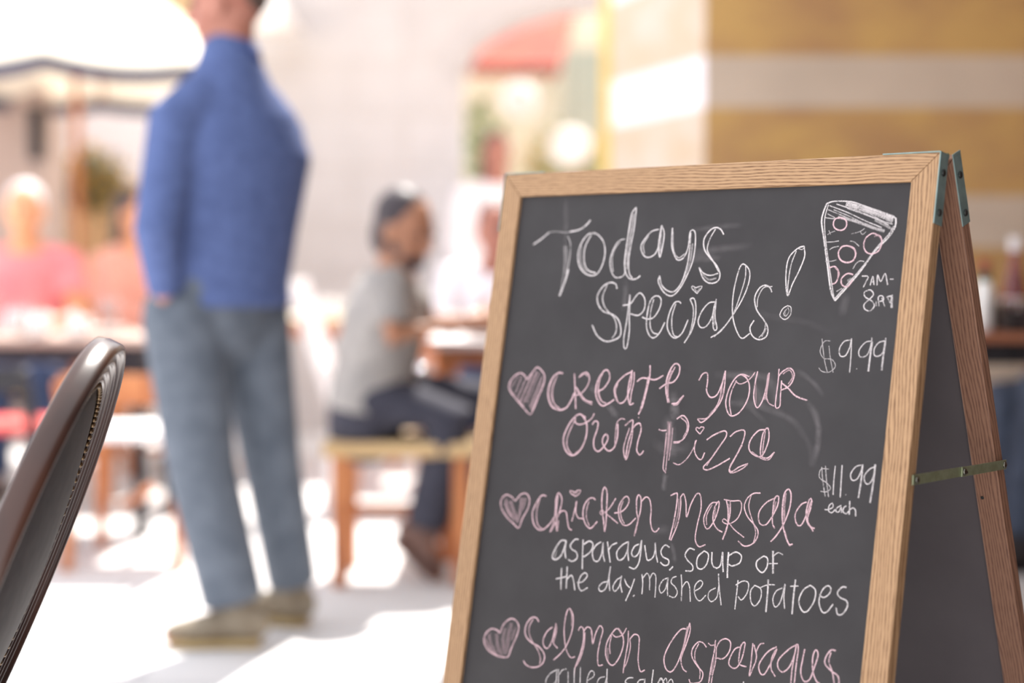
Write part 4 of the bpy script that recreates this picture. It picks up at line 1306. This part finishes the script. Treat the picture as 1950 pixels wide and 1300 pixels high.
# person in coral red at the far left
make_person('person', 'person in a coral red top with silver hair sitting at the far left', (-2.12, 6.76, 0), seated(-2.12, 6.76, -80, lean=0.08),
            dict(skin=M['skin_warm'], hair=M['hair_white'], top=M['red_top'], legs=M['blue_denim'], shoe=M['shoe_brown'], sole=M['sole']), vox=0.013, sleeve_to=0.6)
make_person('person', 'person in a salmon top with dark hair sitting just left of the man in blue', (-1.90, 7.38, 0), seated(-1.90, 7.38, 335, lean=0.08),
            dict(skin=M['skin_warm'], hair=M['hair_dark'], top=M['salmon_top'], legs=M['dark_denim'], shoe=M['shoe_brown'], sole=M['sole']), vox=0.013, long_hair=True)
JA = {'fwd': (0.3, -1, 0), 'face': (0.3, -1, 0), 'head': (-0.085, 8.6, 1.60), 'neck': (-0.09, 8.61, 1.46), 'hip': (-0.09, 8.62, 0.92)}
for s, g in (('L', 1), ('R', -1)):
    lx = 0.958 * g; ly = 0.287 * g
    JA['sh' + s] = (-0.09 + 0.17 * lx, 8.62 + 0.17 * ly, 1.38); JA['el' + s] = (-0.09 + 0.22 * lx, 8.62 + 0.22 * ly, 1.12); JA['wr' + s] = (-0.07 + 0.21 * lx, 8.52 + 0.21 * ly, 0.90)
    JA['hp' + s] = (-0.09 + 0.09 * lx, 8.62 + 0.09 * ly, 0.88); JA['kn' + s] = (-0.09 + 0.1 * lx, 8.60 + 0.1 * ly, 0.48); JA['an' + s] = (-0.09 + 0.1 * lx, 8.62 + 0.1 * ly, 0.10); JA['to' + s] = (-0.05 + 0.1 * lx, 8.47 + 0.1 * ly, 0.034)
make_person('person', 'person with dark hair and pale top standing by the red awning archway', (-0.09, 8.62, 0), JA,
            dict(skin=M['skin'], hair=M['hair_dark'], top=M['white_top'], legs=M['dark_denim'], shoe=M['shoe_brown'], sole=M['sole']), vox=0.013, long_hair=True)
# person at the right-hand table, only the jeans show
JR = seated(2.06, 5.0, 180, seat=0.47, lean=0.02, reach=0.30, arm_z=0.25)
JR['knL'] = (1.70, 4.92, 0.60); JR['anL'] = (1.64, 4.92, 0.10); JR['toL'] = (1.48, 4.92, 0.034)
make_person('person', 'person in blue jeans sitting behind the right-hand table, only the legs showing', (2.06, 5.0, 0), JR,
            dict(skin=M['skin'], hair=M['hair_dark'], top=M['purple_top'], legs=M['dull_denim'], shoe=M['black'], sole=M['black']), vox=0.012)

# ------------------------------------------------------------------ furniture
def cafe_chair(name, label, x, y, ang, wood, seat_mat, seat=0.45, top=0.88, group=None, slats=3, rake=1.0):
    root = empty(name, label, 'chair', (x, y, 0), math.radians(ang), group)
    q = MB().box((-0.20, -0.20, seat - 0.03), (0.20, 0.20, seat))
    q.build('seat', seat_mat, root, bevel=0.01)
    for sx in (-1, 1):
        for sy in (-1, 1):
            MB().bar((0.18 * sx + 0.03 * sx, 0.18 * sy, 0), (0.175 * sx, 0.175 * sy, seat - 0.025), 0.034, 0.034, (0, 1, 0)).build('leg', wood, root, bevel=0.004)
    for sy in (-1, 1):
        MB().bar((-0.185, 0.178 * sy, seat - 0.02), (-0.185 - 0.10 * rake, 0.178 * sy, top), 0.034, 0.030, (0, 1, 0)).build('back_post', wood, root, bevel=0.004)
    for i in range(slats):
        z = seat + 0.16 + (top - seat - 0.20) * i / max(1, slats - 1)
        xx = -0.185 - 0.10 * rake * (z - seat) / (top - seat)
        MB().box((xx - 0.010, -0.175, z - 0.035), (xx + 0.010, 0.175, z + 0.035)).build('back_slat', wood, root, bevel=0.004)
    MB().box((-0.185, -0.012, 0.2), (0.185, 0.012, 0.225)).build('stretcher', wood, root)
    return root

def table(name, label, x, y, wx, wy, top, mat, thick=0.028, apron=True, legs=True, leg_mat=None, ang=0, group=None):
    root = empty(name, label, 'table', (x, y, 0), math.radians(ang), group)
    MB().box((-wx / 2, -wy / 2, top - thick), (wx / 2, wy / 2, top)).build('tabletop', mat, root, bevel=0.006)
    lm = leg_mat or mat
    if apron:
        MB().box((-wx / 2 + 0.03, -wy / 2 + 0.03, top - thick - 0.06), (wx / 2 - 0.03, wy / 2 - 0.03, top - thick)).build('apron', lm, root)
    for sx in (-1, 1):
        for sy in (-1, 1):
            MB().bar((sx * (wx / 2 - 0.06), sy * (wy / 2 - 0.06), 0), (sx * (wx / 2 - 0.06), sy * (wy / 2 - 0.06), top - thick), 0.045, 0.045).build('leg', lm, root, bevel=0.005)
    return root

# table behind the chalkboard on the right, with condiments
table('cafe_table', 'reddish wooden table with a dark apron holding condiments behind the chalkboard', 1.72, 4.37, 1.10, 0.52, 0.812, M['red_wood'], thick=0.026, leg_mat=M['dark_metal'])
tz = 0.812
k_ = empty('ketchup_bottle', 'red glass ketchup bottle with a white cap on the right-hand table', 'bottle', (1.405, 4.30, tz))
MB().lathe([(0.002, 0), (0.030, 0), (0.034, 0.006), (0.034, 0.10), (0.030, 0.13), (0.018, 0.175), (0.0135, 0.21), (0.0135, 0.222), (0.002, 0.222)]).build('bottle_body', M['ketchup'], k_, smooth=True)
MB().lathe([(0.002, 0.220), (0.0165, 0.220), (0.017, 0.225), (0.0165, 0.255), (0.014, 0.258), (0.002, 0.258)]).build('bottle_cap', M['white'], k_, smooth=True)
MB().lathe([(0.0344, 0.025), (0.0348, 0.03), (0.0348, 0.085), (0.0344, 0.09)]).build('paper_band', M['white'], k_, smooth=True)
k_ = empty('sauce_bottle', 'slim white sauce bottle with green neck band and red cap beside the chalkboard', 'bottle', (1.302, 4.24, tz))
MB().lathe([(0.002, 0), (0.022, 0), (0.024, 0.004), (0.024, 0.125), (0.016, 0.140), (0.002, 0.140)]).build('bottle_body', M['china'], k_, smooth=True)
MB().lathe([(0.002, 0.139), (0.0165, 0.139), (0.0165, 0.162), (0.002, 0.162)]).build('neck_band', M['green'], k_, smooth=True)
MB().lathe([(0.002, 0.161), (0.0135, 0.161), (0.014, 0.165), (0.0135, 0.196), (0.002, 0.199)]).build('bottle_cap', M['red_cap'], k_, smooth=True)
k_ = empty('pepper_shaker', 'glass pepper shaker with steel lid between sauce bottle and caddy', 'shaker', (1.346, 4.32, tz))
MB().lathe([(0.002, 0), (0.019, 0), (0.021, 0.004), (0.017, 0.05), (0.018, 0.085), (0.002, 0.085)]).build('shaker_body', M['black'], k_, smooth=True)
MB().lathe([(0.002, 0.084), (0.019, 0.084), (0.019, 0.10), (0.012, 0.112), (0.002, 0.114)]).build('shaker_lid', M['chrome'], k_, smooth=True)
k_ = empty('menu_caddy', 'dark open condiment caddy at the front of the right-hand table', 'caddy', (1.375, 4.205, tz))
cb = MB(); cb.box((-0.03, -0.05, 0), (0.03, 0.05, 0.006))
cb.box((-0.03, -0.05, 0.006), (-0.026, 0.05, 0.075)); cb.box((0.026, -0.05, 0.006), (0.03, 0.05, 0.075)); cb.box((-0.026, 0.046, 0.006), (0.026, 0.05, 0.075)); cb.box((-0.026, -0.05, 0.006), (0.026, -0.046, 0.06))
cb.build('caddy_box', M['black'], k_)
for i in range(5):
    MB().box((-0.018 + i * 0.008, -0.035, 0.008), (-0.014 + i * 0.008, 0.035, 0.085)).build('sauce_packet', M['paper'] if i % 2 else M['ketchup'], k_)

# bench under the seated man and the table he leans on
root = empty('bench', 'pale wooden bench with orange legs under the bearded person in the grey shirt', 'bench', (-0.33, 4.86, 0))
MB().box((-0.25, -0.19, 0.405), (0.23, 0.19, 0.45)).build('seat', M['pale_wood'], root, bevel=0.006)
for sx in (-0.2, 0.17):
    for sy in (-0.15, 0.15):
        MB().bar((sx, sy, 0), (sx, sy, 0.405), 0.045, 0.045).build('leg', M['wood'], root, bevel=0.004)
MB().box((-0.2, -0.012, 0.20), (0.17, 0.012, 0.235)).build('stretcher', M['wood'], root)
MB().box((0.155, -0.15, 0.24), (0.185, 0.15, 0.285)).build('stretcher', M['wood'], root)
table('terrace_table', 'white topped table between the bearded person and the chalkboard', 0.12, 5.37, 0.80, 0.62, 0.745, M['white'], leg_mat=M['wood'])
cafe_chair('slatted_chair', 'sunlit white slatted chair leaning back beside the man in blue', -0.535, 6.30, 0, M['white'], M['white'], top=0.93, group='white slatted chairs', slats=4, rake=1.6)
cafe_chair('cushioned_chair', 'wooden chair with red cushion seat behind the bearded person', -0.55, 6.98, 100, M['wood'], M['red_cushion'], top=0.72)
cafe_chair('wooden_chair', 'orange wooden chair under the person in the white shirt, beside the chalkboard edge', -0.06, 6.42, 268, M['wood'], M['pale_wood'], top=0.70)

# table and clutter on the left
table('terrace_table', 'grey topped table crowded with glasses at the left edge, in front of the red top', -1.72, 5.80, 0.86, 0.60, 0.73, M['taupe'], leg_mat=M['dark_metal'])
table('terrace_table', 'small tan table far behind, just right of the man in blue', -0.86, 7.60, 0.70, 0.55, 0.74, M['pale_wall'], leg_mat=M['wood'])
cafe_chair('wooden_chair', 'orange wooden chair between the carved chair and the man in blue', -1.50, 6.48, 15, M['wood'], M['pale_wood'], top=0.86)
cafe_chair('cushioned_chair', 'red cushioned chair at the left edge behind the carved chair', -1.74, 5.18, 90, M['dark_metal'], M['red_cushion'], top=0.66, seat=0.47)
cafe_chair('slatted_chair', 'low white slatted chair just left of the legs of the man in blue', -1.26, 5.15, 90, M['wood'], M['white'], top=0.62, group='white slatted chairs', slats=2)
cafe_chair('wooden_chair', 'orange wooden chair under the person in the coral red top', -2.12, 6.76, -80, M['wood'], M['pale_wood'], top=0.80)
cafe_chair('wooden_chair', 'orange wooden chair under the person in the salmon top', -1.90, 7.38, 335, M['wood'], M['pale_wood'], top=0.80)
cafe_chair('wooden_chair', 'wooden chair under the person in blue jeans at the right-hand table', 2.06, 5.0, 180, M['wood'], M['pale_wood'], top=0.85)

def tumbler(name, label, x, y, z, h, r, mat, group):
    o = MB().lathe([(0.001, 0.004), (r * 0.80, 0.004), (r * 0.82, 0), (r * 0.86, 0.0), (r, h), (r - 0.003, h), (r * 0.80, 0.008), (0.001, 0.008)]).build(name, mat, smooth=True, loc=(x, y, z))
    return tag(o, label, 'glass', group)
def cup(label, x, y, z, h, r, group, mat=None):
    root = empty('coffee_cup', label, 'cup', (x, y, z), random.uniform(0, 6), group)
    mt = mat or M['china']
    MB().lathe([(0.001, 0.0), (r * 0.6, 0), (r * 0.8, 0.01), (r, h), (r - 0.004, h), (r * 0.7, 0.014), (0.001, 0.012)]).build('cup_body', mt, root, smooth=True)
    pts = [(r * 0.92, 0, h * 0.8), (r * 1.35, 0, h * 0.82), (r * 1.5, 0, h * 0.55), (r * 1.25, 0, h * 0.3), (r * 0.82, 0, h * 0.28)]
    MB().etube(pts, [0.005] * 5, side=(0, 1, 0), seg=8).build('handle', mt, root, smooth=True)
    return root
def plate(label, x, y, z, r, group, mat=None):
    o = MB().lathe([(0.001, 0.0), (r * 0.55, 0), (r * 0.6, 0.004), (r, 0.018), (r, 0.021), (r * 0.6, 0.008), (0.001, 0.006)]).build('plate', mat or M['china'], smooth=True, loc=(x, y, z))
    return tag(o, label, 'plate', group)
def shaker(label, x, y, z, group):
    root = empty('salt_shaker', label, 'shaker', (x, y, z), 0, group)
    MB().lathe([(0.001, 0), (0.022, 0), (0.024, 0.005), (0.018, 0.06), (0.001, 0.06)]).build('shaker_body', M['china'], root, smooth=True)
    MB().lathe([(0.001, 0.059), (0.0195, 0.059), (0.0205, 0.075), (0.012, 0.09), (0.001, 0.093)], seg=24).build('shaker_lid', M['chrome'], root, smooth=True)
    return root
LT = 0.73
gl = 'tumblers on the left table'
for i, (x, y, h) in enumerate(((-2.04, 5.62, 0.13), (-1.93, 5.70, 0.15), (-1.80, 5.66, 0.12), (-1.50, 5.72, 0.14))):
    tumbler('tumbler', ['clear tumbler at the left end of the crowded table', 'tall clear tumbler second from the left end of the crowded table', 'short clear tumbler in the middle of the crowded table', 'clear tumbler at the right end of the crowded table, above the carved chair'][i], x, y, LT, h, 0.036, M['glass'], gl)
cup('white cup above the top of the carved chair, on the crowded table', -1.575, 5.60, LT, 0.075, 0.043, 'cups on the left table')
cup('white cup nearest the left edge of the photo, on the crowded table', -1.97, 5.56, LT, 0.085, 0.045, 'cups on the left table')
cup('white cup in the middle of the crowded table, right of the short tumbler', -1.72, 5.60, LT, 0.085, 0.045, 'cups on the left table')
plate('white plate on the crowded left table', -1.60, 5.93, LT, 0.12, 'plates')
shaker('steel topped shaker on the crowded left table', -1.64, 5.74, LT, 'shakers')
o = tag(MB().box((-0.055, -0.04, 0), (0.055, 0.04, 0.09)).build('napkin_holder', M['chrome'], bevel=0.006, loc=(-1.88, 5.90, LT)), 'steel napkin holder on the crowded left table', 'napkin holder')
MT = 0.745
plate('white plate in front of the bearded person', -0.06, 5.26, MT, 0.13, 'plates')
plate('white plate beside the chalkboard edge on the white topped table', 0.22, 5.30, MT, 0.12, 'plates')
cup('white cup on the white topped table by the plate', -0.22, 5.42, MT, 0.08, 0.045, 'cups on the terrace table')
tumbler('tumbler', 'clear tumbler on the white topped table', -0.02, 5.52, MT, 0.14, 0.036, M['glass'], 'tumblers on the terrace table')
shaker('steel topped shaker on the white topped table', -0.14, 5.50, MT, 'shakers')
cup('left white cup on the far tan table', -0.90, 7.45, 0.74, 0.085, 0.046, 'cups on the far table')
cup('right white cup on the far tan table', -0.78, 7.48, 0.74, 0.085, 0.046, 'cups on the far table')
# added posts with steel balls, made up to give round sun glints
for i, (x, y, h) in enumerate(((-0.36, 5.96, 0.59), (-0.215, 5.73, 0.625))):
    root = empty('glint_post', ['shorter', 'taller'][i] + ' added post with a steel ball for a sun glint behind the bench', 'post', (x, y, 0), 0, 'glint posts')
    MB().lathe([(0.001, 0), (0.07, 0), (0.07, 0.012), (0.012, 0.025), (0.010, h - 0.03), (0.001, h - 0.03)]).build('post', M['wood'], root, smooth=True)
    MB().ell((0, 0, h - 0.012), (0.022, 0.022, 0.022), None, 20, 14).build('ball', M['chrome'], root, smooth=True)

# ------------------------------------------------------------------ umbrella, awnings, lamps, plants
def umbrella(label, x, y, rad, edge, peak, canvas, pole_mat, rot=0.0):
    root = empty('market_umbrella', label, 'umbrella', (x, y, 0), rot)
    b = MB(); n = 8; sub = 6
    ringsv = []
    for j in range(0, 9):
        fr_ = max(j / 8, 0.02); ring = []
        for i in range(n * sub):
            a = 2 * math.pi * i / (n * sub)
            u = (i % sub) / sub
            poly = math.cos(math.pi / n) / math.cos((u - 0.5) * 2 * math.pi / n)
            sag = 0.04 * math.sin(math.pi * u) * fr_
            ring.append((rad * fr_ * poly * math.cos(a), rad * fr_ * poly * math.sin(a), peak - (peak - edge) * fr_ ** 0.9 - sag))
        ringsv.append(ring)
    k = len(ringsv[0])
    vs = [p for r in ringsv for p in r]; fs = []
    for j in range(8):
        for q in range(k):
            w_ = (q + 1) % k
            fs.append((j * k + q, j * k + w_, (j + 1) * k + w_, (j + 1) * k + q))
    b.add(vs, fs)
    can = b.build('canopy', canvas, root, smooth=True)
    b = MB(); last = ringsv[-1]
    vs = [Vector(p) for p in last] + [Vector(p) - Vector((0, 0, 0.08)) for p in last]
    b.add(vs, [(q, (q + 1) % k, k + (q + 1) % k, k + q) for q in range(k)])
    b.build('valance', M['navy'], can, smooth=True)
    MB().lathe([(0.001, 0.06), (0.022, 0.06), (0.022, peak - 0.02), (0.001, peak - 0.02)]).build('pole', pole_mat, root, smooth=True)
    MB().lathe([(0.001, 0), (0.24, 0), (0.24, 0.05), (0.05, 0.07), (0.001, 0.07)]).build('base', M['dark_metal'], root, smooth=True)
    for i in range(n):
        a = 2 * math.pi * i / n
        MB().bar((0.03 * math.cos(a), 0.03 * math.sin(a), peak - 0.06), (rad * 0.97 * math.cos(a), rad * 0.97 * math.sin(a), edge - 0.02), 0.016, 0.02, (-math.sin(a), math.cos(a), 0)).build('rib', pole_mat, root)
    return root
umbrella('cream market umbrella with a slate blue scalloped edge, top left behind the man in blue', -2.25, 8.0, 0.96, 1.955, 2.75, M['canvas'], M['wood'], math.radians(-83))

root = empty('terracotta_awning', 'terracotta red canvas awning under the stone arch', 'awning', (0, 9.62, 0))
b = MB(); b.prism([(-0.55, 0.0, 2.22), (0.30, 0.0, 2.22), (0.42, 0.0, 2.62), (-0.55, 0.0, 2.62)], (0, 0.02, 0))
for i, v in enumerate(b.v):
    v.y += (v.z - 2.22) * 1.3
b.build('canvas', M['terracotta'], root)
b = MB(); n = 12
for i in range(n):
    xa = -0.55 + 0.85 * i / n; xb = -0.55 + 0.85 * (i + 1) / n; xm = (xa + xb) / 2
    b.prism([(xa, -0.01, 2.23), (xb, -0.01, 2.23), (xb, -0.01, 2.17), (xm, -0.01, 2.14), (xa, -0.01, 2.17)], (0, 0.012, 0))
b.build('valance', M['terracotta'], root)
MB().etube([(-0.55, 0.0, 2.225), (0.30, 0.0, 2.225)], [0.012, 0.012]).build('front_bar', M['dark_metal'], root, smooth=True)
for x in (-0.5, 0.26):
    MB().etube([(x, 0.0, 2.225), (x, 1.75, 2.30)], [0.012, 0.012]).build('arm', M['dark_metal'], root, smooth=True)

# large unseen awning, added to dim skylight on the right-hand wall and chalkboard
root = empty('shade_awning', 'large unseen awning added above the right-hand table to dim the skylight', 'awning', (0, 5.6, 0))
b = MB(); b.prism([(0.62, 0.0, 3.3), (2.98, 0.0, 3.3), (2.98, -3.2, 2.65), (0.62, -3.2, 2.65)], (0, 0, -0.012))
b.build('canvas', M['tan_wall'], root)
b = MB(); b.box((0.62, -3.212, 2.42), (2.98, -3.2, 2.655)); b.build('valance', M['tan_wall'], root)
MB().etube([(0.62, -3.19, 2.63), (2.98, -3.19, 2.63)], [0.02, 0.02]).build('front_bar', M['dark_metal'], root, smooth=True)
for x in (0.68, 2.92):
    MB().etube([(x, -0.005, 2.5), (x, -3.18, 2.62)], [0.016, 0.016]).build('arm', M['dark_metal'], root, smooth=True)

# wall lamp with a white conical shade on the cream facade
root = empty('wall_lamp', 'white conical wall lamp on the cream facade beside the head of the man', 'lamp', (-1.33, 9.0, 2.36))
MB().lathe([(0.02, 0.17), (0.03, 0.17), (0.15, 0.0), (0.146, 0.0), (0.026, 0.165), (0.02, 0.165)], c=(0, -0.20, -0.06)).build('lamp_shade', M['paper'], root, smooth=True)
MB().etube([(0, -0.0, 0.10), (0, -0.10, 0.16), (0, -0.20, 0.14), (0, -0.20, 0.10)], [0.012] * 4).build('arm', M['white'], root, smooth=True)
MB().ell((0, -0.20, 0.0), (0.04, 0.04, 0.05)).build('bulb', M['china'], root, smooth=True)
root = empty('wall_lantern', 'dark wall lantern on the taupe pier at the far left', 'lamp', (-2.66, 8.70, 1.55))
MB().box((-0.035, -0.08, 0.02), (0.035, -0.01, 0.30)).build('lantern_body', M['dark_metal'], root, bevel=0.008)
MB().prism([(-0.05, -0.095, 0.30), (0.05, -0.095, 0.30), (0.05, -0.0, 0.30), (-0.05, 0.0, 0.30)], (0, 0, 0.02)).build('lantern_cap', M['dark_metal'], root)
MB().box((-0.02, -0.01, 0.08), (0.02, 0.0, 0.2)).build('back_plate', M['dark_metal'], root)

def shrub(label, x, y, z0, rx, rz, n, mats, pot=True, name='potted_shrub'):
    root = empty(name, label, 'plant', (x, y, 0))
    rnd = random.Random(int(x * 100) + n)
    for mi, mt in enumerate(mats):
        b = MB()
        for i in range(n):
            while True:
                p = Vector((rnd.uniform(-1, 1), rnd.uniform(-1, 1), rnd.uniform(-1, 1)))
                if p.length < 1: break
            c = Vector((p.x * rx, p.y * rx * 0.8, z0 + p.z * rz))
            d = Vector((rnd.uniform(-1, 1), rnd.uniform(-1, 1), rnd.uniform(-0.6, 0.8))).normalized()
            s = d.orthogonal().normalized(); L_ = rnd.uniform(0.05, 0.085)
            up = d.cross(s) * 0.006
            b.add([c, c + d * L_ * 0.5 + s * 0.02 + up, c + d * L_, c + d * L_ * 0.5 - s * 0.02 + up], [(0, 1, 2, 3)])
        f_ = b.build('foliage', mt, root, smooth=True)
    MB().etube([(0, 0, 0.3), (0.01, 0, z0 * 0.7), (0, 0.01, z0)], [0.02, 0.016, 0.01]).build('stem', M['wood'], root, smooth=True)
    if pot:
        MB().lathe([(0.001, 0), (0.15, 0), (0.20, 0.34), (0.18, 0.34), (0.17, 0.30), (0.001, 0.30)]).build('pot', M['taupe'], root, smooth=True)
    return root
shrub('golden leaved shrub in a pot below the shop window at the left', -2.52, 9.3, 1.50, 0.20, 0.20, 260, [M['gold_leaf'], M['dark_leaf']])
shrub('olive green shrub in a pot under the stone arch behind the chalkboard', 0.33, 10.2, 1.50, 0.30, 0.42, 380, [M['leaf'], M['gold_leaf']])
shrub('grey green shrub in a pot at the left jamb of the stone arch', -0.20, 9.75, 1.72, 0.16, 0.34, 240, [M['leaf']])
for i, (x, y, z) in enumerate(((0.05, 10.5, 2.10), (0.36, 9.62, 1.72))):
    root = empty('paper_lantern', ['white paper lantern under the terracotta awning', 'white paper lantern low at the right side of the stone arch'][i], 'lamp', (x, y, z), 0, 'paper lanterns')
    MB().ell((0, 0, 0), (0.13, 0.13, 0.12), None, 24, 16).build('lantern_shade', M['paper'], root, smooth=True)
    MB().etube([(0, 0, 0.11), (0, 0, 3.3 - z)], [0.003, 0.003], seg=6).build('cord', M['dark_metal'], root)
